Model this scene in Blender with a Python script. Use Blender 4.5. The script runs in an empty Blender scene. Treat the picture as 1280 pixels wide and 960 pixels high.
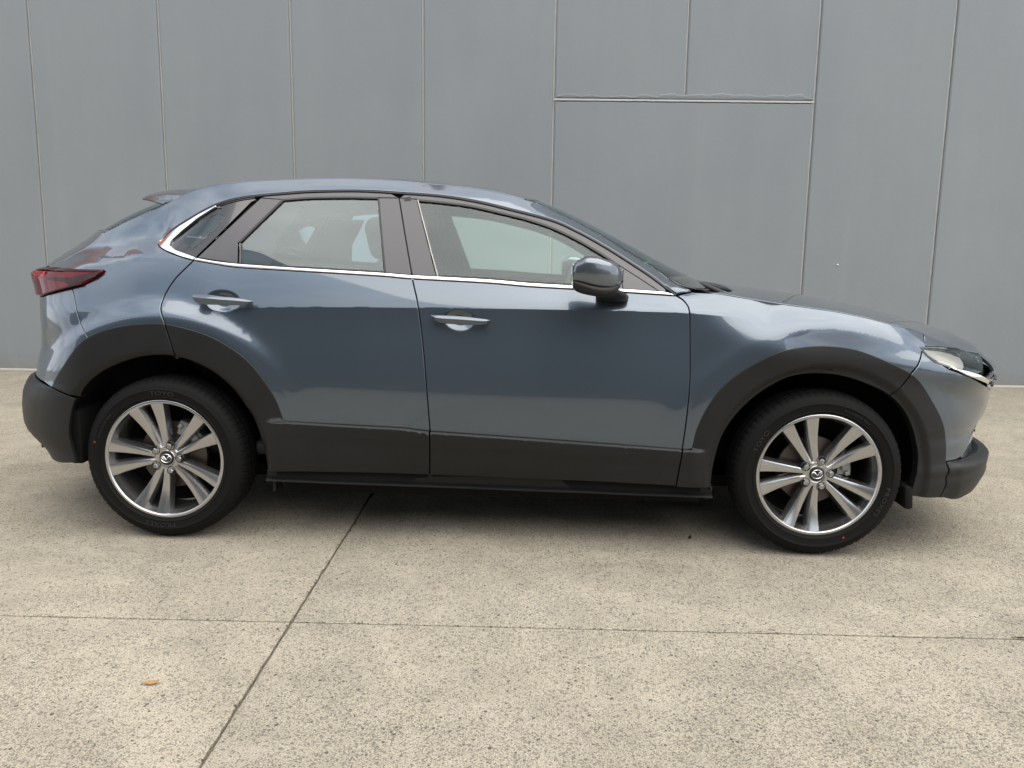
import bpy, bmesh, math, random
import numpy as np
from mathutils import Vector, Matrix, geometry
SC = bpy.context.scene
COL = SC.collection
rnd = random.Random(7)
# ------------------------------------------------------------------ camera
cam = bpy.data.cameras.new("camera")
cam.sensor_width = 36.0
cam.lens = 28.25
cam.clip_start = 0.05
cam.clip_end = 2000
co = bpy.data.objects.new("camera", cam); COL.objects.link(co)
rt = Vector((0.99907, 0.04071, 0.01420)); dn = Vector((0.02049, -0.15846, -0.98715)); fw = Vector((-0.03794, 0.98653, -0.15915))
M = Matrix.Identity(4)
for i in range(3):
    M[i][0] = rt[i]; M[i][1] = -dn[i]; M[i][2] = -fw[i]
M[0][3], M[1][3], M[2][3] = 1.54793, -4.03862, 1.19246
co.matrix_world = M
SC.camera = co
# ------------------------------------------------------------------ world, sun, exposure
SUN_EL = math.radians(64.0)
SUN_AZ = math.radians(135.0)          # clockwise from +Y: behind the camera, to its right
w = bpy.data.worlds.new("World"); SC.world = w; w.use_nodes = True
nt = w.node_tree; nt.nodes.clear()
def N(tree, typ, **kw):
    n = tree.nodes.new(typ)
    for k, v in kw.items():
        if k == 'inp':
            for a, b in v.items(): n.inputs[a].default_value = b
        else: setattr(n, k, v)
    return n
sky = N(nt, 'ShaderNodeTexSky', sky_type='NISHITA', sun_disc=False, sun_elevation=SUN_EL, sun_rotation=SUN_AZ,
        air_density=1.2, dust_density=2.5, ozone_density=1.0)
bg = N(nt, 'ShaderNodeBackground', inp={'Strength': 0.14})
tc = N(nt, 'ShaderNodeTexCoord')
mp = N(nt, 'ShaderNodeMapping', inp={'Scale': (1.0, 1.0, 3.2)})
n1 = N(nt, 'ShaderNodeTexNoise', inp={'Scale': 2.0, 'Detail': 5.0, 'Roughness': .5, 'Distortion': .3})
rp = N(nt, 'ShaderNodeValToRGB')
rp.color_ramp.elements[0].position = .24; rp.color_ramp.elements[0].color = (0, 0, 0, 1)
rp.color_ramp.elements[1].position = .52; rp.color_ramp.elements[1].color = (1, 1, 1, 1)
n2 = N(nt, 'ShaderNodeTexNoise', inp={'Scale': 3.6, 'Detail': 5.0, 'Roughness': .5})
rp2 = N(nt, 'ShaderNodeValToRGB')
rp2.color_ramp.elements[0].position = .35; rp2.color_ramp.elements[0].color = (7.6, 8.1, 9.0, 1)
rp2.color_ramp.elements[1].position = .70; rp2.color_ramp.elements[1].color = (12.2, 12.5, 13.0, 1)
mx = N(nt, 'ShaderNodeMix', data_type='RGBA')
ou = N(nt, 'ShaderNodeOutputWorld')
L = nt.links.new
L(tc.outputs['Generated'], mp.inputs['Vector']); L(mp.outputs[0], n1.inputs['Vector']); L(mp.outputs[0], n2.inputs['Vector'])
L(n1.outputs['Fac'], rp.inputs['Fac']); L(n2.outputs['Fac'], rp2.inputs['Fac'])
L(rp.outputs['Color'], mx.inputs['Factor']); L(sky.outputs[0], mx.inputs['A']); L(rp2.outputs['Color'], mx.inputs['B'])
L(mx.outputs['Result'], bg.inputs['Color']); L(bg.outputs[0], ou.inputs['Surface'])
sl = bpy.data.lights.new("sun", 'SUN'); sl.energy = 3.0; sl.angle = math.radians(84); sl.color = (1.0, .92, .80)
so = bpy.data.objects.new("sun", sl); COL.objects.link(so)
sd = Vector((math.sin(SUN_AZ) * math.cos(SUN_EL), math.cos(SUN_AZ) * math.cos(SUN_EL), math.sin(SUN_EL)))
so.rotation_euler = (-sd).to_track_quat('-Z', 'Y').to_euler()
so.location = sd * 40
SC.view_settings.view_transform = 'Standard'
SC.view_settings.look = 'None'
SC.view_settings.exposure = 0.34
SC.view_settings.gamma = 1.0
SC.view_settings.use_curve_mapping = False
SC.cycles.max_bounces = 10
SC.cycles.transparent_max_bounces = 16
SC.cycles.caustics_reflective = False
SC.cycles.caustics_refractive = False
# ------------------------------------------------------------------ materials
def mat(name, col, rough=.5, metal=0., coat=0., coat_rough=.03, coat_ior=1.5, spec=.5, bump=None, ior=1.5):
    m = bpy.data.materials.new(name); m.use_nodes = True
    t = m.node_tree; b = t.nodes['Principled BSDF']
    b.inputs['Base Color'].default_value = (*col, 1); b.inputs['Roughness'].default_value = rough
    b.inputs['Metallic'].default_value = metal; b.inputs['Coat Weight'].default_value = coat
    b.inputs['Coat Roughness'].default_value = coat_rough; b.inputs['Coat IOR'].default_value = coat_ior
    b.inputs['Specular IOR Level'].default_value = spec; b.inputs['IOR'].default_value = ior
    if bump:
        tcn = N(t, 'ShaderNodeTexCoord')
        nz = N(t, 'ShaderNodeTexNoise', inp={'Scale': bump[0], 'Detail': 4.0})
        bp = N(t, 'ShaderNodeBump', inp={'Strength': bump[1], 'Distance': bump[2]})
        t.links.new(tcn.outputs['Object'], nz.inputs['Vector'])
        t.links.new(nz.outputs['Fac'], bp.inputs['Height']); t.links.new(bp.outputs[0], b.inputs['Normal'])
    return m
def glass_mat(name, tint, ior=1.5, dirt=0.0):
    m = bpy.data.materials.new(name); m.use_nodes = True
    t = m.node_tree; t.nodes.clear()
    tr = N(t, 'ShaderNodeBsdfTransparent', inp={'Color': (*tint, 1)})
    gl = N(t, 'ShaderNodeBsdfGlossy', inp={'Color': (.88, .98, 1, 1), 'Roughness': .01})
    fr = N(t, 'ShaderNodeFresnel', inp={'IOR': ior})
    ms = N(t, 'ShaderNodeMixShader'); o = N(t, 'ShaderNodeOutputMaterial')
    t.links.new(fr.outputs[0], ms.inputs[0]); t.links.new(tr.outputs[0], ms.inputs[1]); t.links.new(gl.outputs[0], ms.inputs[2])
    t.links.new(ms.outputs[0], o.inputs['Surface'])
    return m
def paint_mat():
    m = mat('car_paint', (.09, .12, .16), .34, .76, 1.0, .010, 1.66)
    t = m.node_tree; b = t.nodes['Principled BSDF']
    tcn = N(t, 'ShaderNodeTexCoord')
    nz = N(t, 'ShaderNodeTexNoise', inp={'Scale': 2600.0, 'Detail': 1.0})
    rpn = N(t, 'ShaderNodeValToRGB')
    rpn.color_ramp.elements[0].position = .3; rpn.color_ramp.elements[0].color = (.062, .084, .110, 1)
    rpn.color_ramp.elements[1].position = .7; rpn.color_ramp.elements[1].color = (.084, .112, .146, 1)
    t.links.new(tcn.outputs['Object'], nz.inputs['Vector']); t.links.new(nz.outputs['Fac'], rpn.inputs['Fac'])
    t.links.new(rpn.outputs['Color'], b.inputs['Base Color'])
    nz2 = N(t, 'ShaderNodeTexNoise', inp={'Scale': 260.0, 'Detail': 2.0})
    bp = N(t, 'ShaderNodeBump', inp={'Strength': .02, 'Distance': .001})
    t.links.new(tcn.outputs['Object'], nz2.inputs['Vector']); t.links.new(nz2.outputs['Fac'], bp.inputs['Height'])
    t.links.new(bp.outputs[0], b.inputs['Coat Normal'])
    return m
def plastic_mat():
    m = mat('black_plastic', (.010, .010, .010), .5, 0, spec=.36)
    t = m.node_tree; b = t.nodes['Principled BSDF']
    tcn = N(t, 'ShaderNodeTexCoord')
    nz = N(t, 'ShaderNodeTexNoise', inp={'Scale': 900.0, 'Detail': 3.0})
    bp = N(t, 'ShaderNodeBump', inp={'Strength': .25, 'Distance': .0006})
    nb = N(t, 'ShaderNodeTexNoise', inp={'Scale': 7.0, 'Detail': 5.0})
    rpn = N(t, 'ShaderNodeValToRGB')
    rpn.color_ramp.elements[0].color = (.0046, .0048, .0052, 1); rpn.color_ramp.elements[1].color = (.0080, .0083, .0089, 1)
    rr = N(t, 'ShaderNodeMapRange', inp={'To Min': .40, 'To Max': .52})
    t.links.new(tcn.outputs['Object'], nz.inputs['Vector']); t.links.new(tcn.outputs['Object'], nb.inputs['Vector'])
    t.links.new(nz.outputs['Fac'], bp.inputs['Height']); t.links.new(bp.outputs[0], b.inputs['Normal'])
    t.links.new(nb.outputs['Fac'], rpn.inputs['Fac']); t.links.new(rpn.outputs['Color'], b.inputs['Base Color'])
    t.links.new(nb.outputs['Fac'], rr.inputs['Value']); t.links.new(rr.outputs[0], b.inputs['Roughness'])
    return m
PAINT = paint_mat()
PLASTIC = plastic_mat()
GLOSS_BLACK = mat('gloss_black_trim', (.010, .010, .011), .10, 0, .6)
SATIN_TRIM = mat('satin_black_trim', (.062, .060, .066), .30, 0, spec=.6)
PILLAR = mat('pillar_trim_film', (.046, .045, .052), .26, 0, spec=.6)
MATTE_BLACK = mat('matte_black', (.008, .008, .008), .85, 0, spec=.2)
RUBBER_SEAL = mat('rubber_seal', (.012, .012, .012), .5)
CHROME = mat('chrome', (.82, .82, .83), .06, 1.0)
SATIN_CHROME = mat('satin_chrome', (.60, .60, .60), .22, 1.0)
CHANNEL = mat('window_channel', (.30, .28, .24), .4, .6)
GLASS = glass_mat('window_glass', (.82, .96, .89), 1.66)
GLASS_REAR = glass_mat('rear_window_glass', (.76, .93, .97), 1.85)
LAMP_GLASS = glass_mat('lamp_glass', (.93, .95, .95), 1.5)
TYRE = mat('tyre_rubber', (.0055, .0055, .0055), .68, 0, spec=.14, bump=(120, .15, .001))
TYRE_TEXT = mat('tyre_lettering', (.013, .013, .013), .55)
ALLOY = mat('alloy_silver', (.47, .47, .475), .24, .95, .3, .06)
ALLOY_DARK = mat('alloy_barrel', (.26, .26, .27), .38, .85)
STEEL = mat('brake_steel', (.13, .11, .10), .42, .8)
CALIPER = mat('brake_caliper', (.30, .31, .32), .45, .6)
LENS_RED = mat('lens_red', (.10, .003, .005), .08, 0, 0, spec=.32)
LENS_DARK = mat('lens_smoked', (.022, .004, .005), .08, 0, 0, spec=.32)
LENS_PINK = mat('lens_bright_red', (.20, .008, .010), .12, 0, 0, spec=.3)
REFLECTOR = mat('lamp_reflector', (.66, .63, .57), .30, .45)
MIRROR_CAP = mat('mirror_cap_grey', (.11, .128, .15), .26, .75, 1.0, .02, 1.6)
CAP_BLACK = mat('hub_cap_black', (.010, .010, .010), .35)
INTERIOR = mat('interior_dark', (.022, .023, .025), .7)
SEAT = mat('seat_cloth', (.030, .032, .036), .85, bump=(300, .4, .001))
LINING = mat('roof_lining', (.34, .34, .33), .9)
BELT = mat('seat_belt', (.02, .02, .02), .7)
MIRROR = mat('mirror_glass', (.85, .86, .88), .02, 1.0)
RED_DOT = mat('red_paint_dot', (.30, .02, .015), .6)
LEAF = mat('dry_leaf', (.60, .36, .15), .7)
SCRAP = mat('dark_leaf', (.045, .035, .028), .8)
# ------------------------------------------------------------------ mesh helpers
def tag(o, label=None, cat=None, group=None, kind=None):
    if label: o['label'] = label
    if cat: o['category'] = cat
    if group: o['group'] = group
    if kind: o['kind'] = kind
    return o
def empty(name, loc=(0, 0, 0), parent=None):
    o = bpy.data.objects.new(name, None); COL.objects.link(o); o.location = loc; o.empty_display_size = .2
    if parent: o.parent = parent
    return o
def link(name, me, m, parent=None, loc=None):
    o = bpy.data.objects.new(name, me); COL.objects.link(o)
    if m is not None and len(me.materials) == 0: me.materials.append(m)
    if parent: o.parent = parent
    if loc: o.location = loc
    return o
def mesh_from(verts, faces, normals=None, smooth=True):
    me = bpy.data.meshes.new('m')
    me.from_pydata([tuple(v) for v in verts], [], [tuple(int(i) for i in f) for f in faces])
    me.validate(); me.update()
    if smooth:
        me.polygons.foreach_set('use_smooth', [True] * len(me.polygons))
        if normals is not None and len(normals) == len(me.vertices):
            me.normals_split_custom_set_from_vertices([tuple(n) for n in normals])
    return me
def merge(parts):
    V, F, Nn, o = [], [], [], 0
    for v, f, n in parts:
        V.append(np.asarray(v, float)); Nn.append(np.asarray(n, float)); F += [[i + o for i in g] for g in f]; o += len(v)
    return np.concatenate(V), F, np.concatenate(Nn)
def mirror(p):
    v, f, n = p
    v = np.array(v, float); n = np.array(n, float); v[:, 1] *= -1; n[:, 1] *= -1
    return v, [list(g)[::-1] for g in f], n
def bm_obj(name, bm, m, parent=None, loc=None, smooth_angle=40):
    me = bpy.data.meshes.new(name); bm.normal_update(); bm.to_mesh(me); bm.free()
    me.polygons.foreach_set('use_smooth', [True] * len(me.polygons))
    me.set_sharp_from_angle(angle=math.radians(smooth_angle))
    return link(name, me, m, parent, loc)
def add_box(bm, c, s, rot=None, bev=0., seg=2):
    r = bmesh.ops.create_cube(bm, size=1.0)
    vs = r['verts']
    for v in vs: v.co = Vector((v.co.x * s[0], v.co.y * s[1], v.co.z * s[2]))
    if bev > 0:
        es = list({e for v in vs for e in v.link_edges})
        rr = bmesh.ops.bevel(bm, geom=es, offset=bev, segments=seg, affect='EDGES', profile=.5)
        vs = list({v for f in rr['faces'] for v in f.verts} | {v for v in vs if v.is_valid})
    if rot is not None:
        for v in vs: v.co = rot @ v.co
    for v in vs: v.co += Vector(c)
    return vs
def add_lathe(bm, prof, n, axis='Y', close=False, fn=None):
    """prof: list of (radius, offset along axis)"""
    rings = []
    for (r, a) in prof:
        ring = []
        for k in range(n):
            t = 2 * math.pi * k / n
            rr = r if fn is None else fn(r, a, k, t)
            ring.append(bm.verts.new((rr * math.cos(t), a, rr * math.sin(t))))
        rings.append(ring)
    pairs = list(zip(rings[:-1], rings[1:]))
    if close: pairs.append((rings[-1], rings[0]))
    for A, B in pairs:
        for k in range(n):
            bm.faces.new((A[k], A[(k + 1) % n], B[(k + 1) % n], B[k]))
    return rings
def add_tube(bm, pts, r, n=8, cap=True):
    pts = [Vector(p) for p in pts]; rings = []
    for i, p in enumerate(pts):
        d = (pts[min(i + 1, len(pts) - 1)] - pts[max(i - 1, 0)]).normalized()
        a = Vector((0, 0, 1)) if abs(d.z) < .9 else Vector((1, 0, 0))
        u = d.cross(a).normalized(); v = d.cross(u)
        rr = r[i] if isinstance(r, (list, tuple)) else r
        rings.append([bm.verts.new(p + rr * (math.cos(2 * math.pi * k / n) * u + math.sin(2 * math.pi * k / n) * v)) for k in range(n)])
    for A, B in zip(rings[:-1], rings[1:]):
        for k in range(n): bm.faces.new((A[k], B[k], B[(k + 1) % n], A[(k + 1) % n]))
    if cap:
        bm.faces.new(rings[0][::-1] if False else rings[0]); bm.faces.new(rings[-1][::-1])
# ================================================================== the setting
def concrete_mat():
    m = mat('worn_concrete', (.4, .36, .29), .85, 0, spec=.25)
    t = m.node_tree; b = t.nodes['Principled BSDF']; l = t.links.new
    g = N(t, 'ShaderNodeNewGeometry')
    def noise(sc, det, ro=.55, dist=0.):
        n = N(t, 'ShaderNodeTexNoise', inp={'Scale': sc, 'Detail': det, 'Roughness': ro, 'Distortion': dist}); l(g.outputs['Position'], n.inputs['Vector']); return n
    def ramp(src, stops):
        r = N(t, 'ShaderNodeValToRGB'); e = r.color_ramp.elements
        e[0].position, e[0].color = stops[0][0], (*stops[0][1], 1); e[1].position, e[1].color = stops[-1][0], (*stops[-1][1], 1)
        for p, c in stops[1:-1]:
            x = e.new(p); x.color = (*c, 1)
        l(src, r.inputs['Fac']); return r
    def mixc(f, a, b_, bt='MIX'):
        x = N(t, 'ShaderNodeMix', data_type='RGBA', blend_type=bt)
        if isinstance(f, float): x.inputs['Factor'].default_value = f
        else: l(f, x.inputs['Factor'])
        l(a, x.inputs['A'])
        if isinstance(b_, tuple): x.inputs['B'].default_value = (*b_, 1)
        else: l(b_, x.inputs['B'])
        return x
    def math_(op, a, b_=0.):
        x = N(t, 'ShaderNodeMath', operation=op)
        for i, q in enumerate((a, b_)):
            if isinstance(q, (int, float)): x.inputs[i].default_value = q
            else: l(q, x.inputs[i])
        return x
    big = noise(1.6, 8, .68, .4); mid = noise(5., 6, .6); fine = noise(70., 5, .65); grit = noise(260., 3, .6)
    base = ramp(mid.outputs['Fac'], [(.30, (.290, .258, .201)), (.70, (.374, .334, .262))])
    base2 = mixc(.34, base.outputs['Color'], ramp(grit.outputs['Fac'], [(.34, (.12, .108, .086)), (.66, (.74, .68, .55))]).outputs['Color'])
    # exposed dark aggregate: two sizes of specks, denser in worn patches
    patch = ramp(big.outputs['Fac'], [(.36, (0, 0, 0)), (.68, (1, 1, 1))])
    thr = N(t, 'ShaderNodeMapRange', inp={'To Min': .415, 'To Max': .502}); l(patch.outputs['Color'], thr.inputs['Value'])
    def stones(scale, r0, r1, lo, hi):
        v = N(t, 'ShaderNodeTexVoronoi', feature='F1', inp={'Scale': scale, 'Randomness': 1.0})
        wv = N(t, 'ShaderNodeMix', data_type='VECTOR', inp={'Factor': .004}); l(g.outputs['Position'], wv.inputs['A']); l(noise(scale * 1.3, 2).outputs['Color'], wv.inputs['B'])
        l(wv.outputs['Result'], v.inputs['Vector'])
        cs = N(t, 'ShaderNodeSeparateColor'); l(v.outputs['Color'], cs.inputs[0])
        rad = math_('MULTIPLY_ADD', cs.outputs[1], r1 - r0); rad.inputs[2].default_value = r0
        dd = math_('SUBTRACT', rad.outputs[0], v.outputs['Distance'])
        blob = N(t, 'ShaderNodeMapRange', inp={'From Min': -.06, 'From Max': .10}); l(dd.outputs[0], blob.inputs['Value'])
        den = N(t, 'ShaderNodeMapRange', inp={'To Min': lo, 'To Max': hi}); l(patch.outputs['Color'], den.inputs['Value'])
        on = math_('LESS_THAN', cs.outputs[0], den.outputs[0])
        amt = math_('MULTIPLY_ADD', cs.outputs[2], .55); amt.inputs[2].default_value = .40
        return math_('MULTIPLY', math_('MULTIPLY', blob.outputs[0], on.outputs[0]).outputs[0], amt.outputs[0])
    s1 = stones(95., .20, .56, .12, .60); s2 = stones(185., .22, .58, .20, .70); s3 = stones(330., .25, .62, .26, .55)
    fac = math_('MAXIMUM', math_('MAXIMUM', s1.outputs[0], s2.outputs[0]).outputs[0], math_('MULTIPLY', s3.outputs[0], .8).outputs[0])
    c = mixc(fac.outputs[0], base2.outputs['Result'], (.070, .066, .057))
    st = noise(1.6, 7, .7, 1.2)
    stn = ramp(st.outputs['Fac'], [(.36, (.76, .76, .765)), (.60, (1, 1, 1))])
    c2 = mixc(.8, c.outputs['Result'], stn.outputs['Color'], 'MULTIPLY')
    l(c2.outputs['Result'], b.inputs['Base Color'])
    h = math_('SUBTRACT', fine.outputs['Fac'], math_('MULTIPLY', fac.outputs[0], .6).outputs[0])
    bp = N(t, 'ShaderNodeBump', inp={'Strength': .75, 'Distance': .005}); l(h.outputs[0], bp.inputs['Height']); l(bp.outputs[0], b.inputs['Normal'])
    return m
def wall_mat():
    m = mat('grey_wall_paint', (.25, .265, .27), .55, 0, spec=.35)
    t = m.node_tree; b = t.nodes['Principled BSDF']; l = t.links.new
    g = N(t, 'ShaderNodeNewGeometry')
    mp_ = N(t, 'ShaderNodeMapping', inp={'Scale': (1., 1., .22)}); l(g.outputs['Position'], mp_.inputs['Vector'])
    a = N(t, 'ShaderNodeTexNoise', inp={'Scale': 2.2, 'Detail': 7., 'Roughness': .62}); l(mp_.outputs[0], a.inputs['Vector'])
    c = N(t, 'ShaderNodeTexNoise', inp={'Scale': .7, 'Detail': 4., 'Roughness': .5}); l(g.outputs['Position'], c.inputs['Vector'])
    mxx = N(t, 'ShaderNodeMix', data_type='FLOAT', inp={'Factor': .5}); l(a.outputs['Fac'], mxx.inputs['A']); l(c.outputs['Fac'], mxx.inputs['B'])
    r = N(t, 'ShaderNodeValToRGB'); e = r.color_ramp.elements
    e[0].position = .32; e[0].color = (.188, .206, .219, 1); e[1].position = .68; e[1].color = (.220, .237, .247, 1)
    l(mxx.outputs['Result'], r.inputs['Fac'])
    # splash dirt along the foot of the wall and faint run-off streaks
    sx = N(t, 'ShaderNodeSeparateXYZ'); l(g.outputs['Position'], sx.inputs[0])
    ms_ = N(t, 'ShaderNodeMapping', inp={'Scale': (7., 7., .35)}); l(g.outputs['Position'], ms_.inputs['Vector'])
    sn = N(t, 'ShaderNodeTexNoise', inp={'Scale': 1., 'Detail': 6., 'Roughness': .65}); l(ms_.outputs[0], sn.inputs['Vector'])
    sr = N(t, 'ShaderNodeMapRange', inp={'From Min': .56, 'From Max': .74, 'To Min': 0., 'To Max': .09}); l(sn.outputs['Fac'], sr.inputs['Value'])
    dn_ = N(t, 'ShaderNodeTexNoise', inp={'Scale': 9., 'Detail': 6., 'Roughness': .7}); l(g.outputs['Position'], dn_.inputs['Vector'])
    dz = N(t, 'ShaderNodeMath', operation='MULTIPLY_ADD'); dz.inputs[1].default_value = .35; l(dn_.outputs['Fac'], dz.inputs[0]); l(sx.outputs[2], dz.inputs[2])
    dr = N(t, 'ShaderNodeMapRange', inp={'From Min': .14, 'From Max': .36, 'To Min': .55, 'To Max': 0.}); l(dz.outputs[0], dr.inputs['Value'])
    m1 = N(t, 'ShaderNodeMix', data_type='RGBA'); l(sr.outputs[0], m1.inputs['Factor']); l(r.outputs['Color'], m1.inputs['A']); m1.inputs['B'].default_value = (.30, .31, .31, 1)
    m2 = N(t, 'ShaderNodeMix', data_type='RGBA'); l(dr.outputs[0], m2.inputs['Factor']); l(m1.outputs['Result'], m2.inputs['A']); m2.inputs['B'].default_value = (.15, .14, .125, 1)
    l(m2.outputs['Result'], b.inputs['Base Color'])
    f = N(t, 'ShaderNodeTexNoise', inp={'Scale': 26., 'Detail': 6., 'Roughness': .6}); l(g.outputs['Position'], f.inputs['Vector'])
    f2 = N(t, 'ShaderNodeTexNoise', inp={'Scale': 3., 'Detail': 3.}); l(g.outputs['Position'], f2.inputs['Vector'])
    ad = N(t, 'ShaderNodeMath', operation='MULTIPLY_ADD'); ad.inputs[1].default_value = 3.; l(f2.outputs['Fac'], ad.inputs[0]); l(f.outputs['Fac'], ad.inputs[2])
    bp = N(t, 'ShaderNodeBump', inp={'Strength': .16, 'Distance': .006}); l(ad.outputs[0], bp.inputs['Height']); l(bp.outputs[0], b.inputs['Normal'])
    return m
CONCRETE = concrete_mat()
WALLP = wall_mat()
CAULK = mat('joint_sealant', (.50, .50, .48), .7, bump=(60, .5, .003))
JOINT_DIRT = mat('joint_dirt', (.17, .15, .115), .95, bump=(90, .8, .003))
FASCIA = mat('rust_fascia', (.40, .13, .035), .6, bump=(40, .2, .003))
CLADDING = mat('steel_cladding', (.055, .062, .070), .5, .2)
CLADDING_TRIM = mat('steel_trim', (.16, .17, .17), .5)
ROLLER = mat('roller_door_steel', (.12, .125, .13), .45, .3)
# ground: one sheet to the horizon, concrete slabs laid on it
bm = bmesh.new()
bmesh.ops.create_grid(bm, x_segments=8, y_segments=8, size=600)
ground = bm_obj('ground', bm, JOINT_DIRT, loc=(0, 0, -.014)); tag(ground, 'pale concrete yard the car is parked on', 'ground', kind='structure')
JW = .0038                                  # half joint
JX = [-26.6, -17.4, -8.3, .745, 9.8, 18.9, 28]
def jy(k): return [-19.6, -13.6, -7.6, -1.62, 3.64][k]
SLOPE = .0190
def slab(x0, x1, y0, y1, fine):
    bm = bmesh.new()
    step = .035 if fine else 1.5
    def edge(a, b):
        n = max(2, int((b - a).length / step)); return [a.lerp(b, i / n) for i in range(n)]
    P = [Vector((x0, y0 + SLOPE * x0)), Vector((x1, y0 + SLOPE * x1)), Vector((x1, y1 + SLOPE * x1)), Vector((x0, y1 + SLOPE * x0))]
    # the cross joint leans slightly, as the wall does
    for p in P: p.x += -.028 * (p.y + 1.62)
    pts = []
    for i in range(4): pts += edge(P[i], P[(i + 1) % 4])
    cen = sum(pts, Vector((0, 0))) / len(pts)
    if fine:
        pts = [p + (cen - p).normalized() * (max(0, rnd.gauss(.0002, .0018)) + (rnd.random() < .10) * rnd.random() * .008) for p in pts]
    n = len(pts); top = []; rim = []; low = []
    for p in pts:
        d = (cen - p).normalized() * .006
        top.append(bm.verts.new((p.x + d.x, p.y + d.y, 0))); rim.append(bm.verts.new((p.x, p.y, -.003))); low.append(bm.verts.new((p.x, p.y, -.0138)))
    bm.faces.new(top)
    for i in range(n):
        j = (i + 1) % n
        bm.faces.new((rim[i], rim[j], top[j], top[i])); bm.faces.new((low[i], low[j], rim[j], rim[i]))
    bmesh.ops.triangulate(bm, faces=[f for f in bm.faces if len(f.verts) > 4])
    o = bm_obj('concrete_slab', bm, CONCRETE, ground, loc=(0, 0, .014), smooth_angle=30)
    return o
for iy in range(4):
    for ix in range(len(JX) - 1):
        slab(JX[ix] + JW, JX[ix + 1] - JW, jy(iy) + JW, jy(iy + 1) - JW, iy in (2, 3) and ix in (2, 3))
# the wall: vertical precast panels with recessed joints
wall = empty('wall', (0, 3.653, 0)); wall.rotation_euler.z = .0202
tag(wall, 'tall grey painted concrete panel wall behind the parked car', 'wall')
WH = 8.2
def wall_panel(x0, x1, z0, z1, proud=0., bt=.015):
    g = .0075; bm = bmesh.new()
    x0 += g; x1 -= g; z0 += g * (z0 > .1); z1 -= g
    b = .015
    def loop(i, y):
        it = i * bt / .015
        pts = [(x0 + i, z0 + i * (z0 > .1)), (x1 - i, z0 + i * (z0 > .1)), (x1 - i, z1 - it), (x0 + i, z1 - it)]
        out = []
        for k in range(4):
            a = Vector(pts[k]); c = Vector(pts[(k + 1) % 4]); n = max(1, int((c - a).length / .06))
            out += [a.lerp(c, q / n) for q in range(n)]
        return [bm.verts.new((p.x + rnd.gauss(0, .0007), y - proud * (y < .05), p.y + rnd.gauss(0, .0007))) for p in out]
    A = loop(b, 0.); B = loop(b * .35, .006); Cc = loop(0, .014); D = loop(0, .08)
    bm.faces.new(A[::-1])
    for P, Q in ((A, B), (B, Cc), (Cc, D)):
        for i in range(len(P)):
            j = (i + 1) % len(P); bm.faces.new((P[i], P[j], Q[j], Q[i]))
    bmesh.ops.recalc_face_normals(bm, faces=bm.faces)
    bmesh.ops.triangulate(bm, faces=[f for f in bm.faces if len(f.verts) > 4])
    return bm_obj('wall_panel', bm, WALLP, wall, smooth_angle=12)
WX = [-3.243 + 1.2053 * k for k in range(-9, 17)]
WX[9:17] = [-3.243, -2.041, -.825, .391, 1.598, 2.798, 3.982, 5.193]
for k in range(len(WX) - 1):
    if k in (13, 14): wall_panel(WX[k], WX[k + 1], 2.606, WH)
    else: wall_panel(WX[k], WX[k + 1], 0, WH)
    if k == 13: wall_panel(WX[13], WX[15], 0, 2.604)
bm = bmesh.new(); add_box(bm, ((WX[0] + WX[-1]) / 2, .06, WH / 2 - .01), (WX[-1] - WX[0] - .1, .076, WH - .06))
bm_obj('joint_sealant', bm, CAULK, wall)
bm = bmesh.new(); add_box(bm, ((WX[0] + WX[-1]) / 2, .04, WH + .05), (WX[-1] - WX[0], .22, .10), bev=.01)
bm_obj('coping', bm, CLADDING_TRIM, wall)
# rust-coloured fascia along the top of the wall, above the picture, at the left
for k in range(10):
    bm = bmesh.new(); x0 = -14.6 + k * 1.6; add_box(bm, (x0 + .8, -.03, 6.6), (1.585, .05, 2.9), bev=.006); bm_obj('fascia_panel', bm, FASCIA, wall)
# rough patch of render along the top of the wide panel
bm = bmesh.new()
nx = 150; prev = None
for i in range(nx + 1):
    x = 1.62 + (3.96 - 1.62) * i / nx
    h = .012 + .022 * abs(math.sin(i * .21) * math.sin(i * .07 + 1)) + rnd.random() * .010 + (.018 if 60 < i < 145 else 0)
    z0 = 2.622
    row = [bm.verts.new((x, .0015, z0)), bm.verts.new((x, -.0035 - rnd.random() * .0015, z0 + h * .45)), bm.verts.new((x, -.0030 - rnd.random() * .001, z0 + h * .85)), bm.verts.new((x, .0015, z0 + h))]
    if prev:
        for a in range(3): bm.faces.new((prev[a], row[a], row[a + 1], prev[a + 1]))
    prev = row
bm_obj('render_ridge', bm, WALLP, wall, smooth_angle=25)
bm = bmesh.new(); prev = None
for i in range(121):
    x = 1.604 + 2.372 * i / 120; a = rnd.gauss(0, .0010); q = [bm.verts.new((x, .003, 2.596 + a)), bm.verts.new((x, -.004, 2.599 + a)), bm.verts.new((x, -.004, 2.608 + a + rnd.gauss(0, .0008))), bm.verts.new((x, .004, 2.6165))]
    if prev:
        for c in range(3): bm.faces.new((prev[c], q[c], q[c + 1], prev[c + 1]))
    prev = q
bm_obj('sealant_bead', bm, mat('pale_sealant', (.31, .32, .32), .5), wall, smooth_angle=60)
bm = bmesh.new(); add_box(bm, ((WX[0] + WX[-1]) / 2, -.035, .008), (WX[-1] - WX[0], .07, .024), bev=.006)
bm_obj('base_strip', bm, mat('pale_mortar', (.36, .34, .30), .9, bump=(40, .4, .004)), wall)
bm = bmesh.new(); bmesh.ops.create_uvsphere(bm, u_segments=10, v_segments=6, radius=.008)
bm_obj('wall_plug', bm, mat('white_plug', (.8, .8, .78), .5), wall, loc=(4.306, -.001, 1.14))
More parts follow.
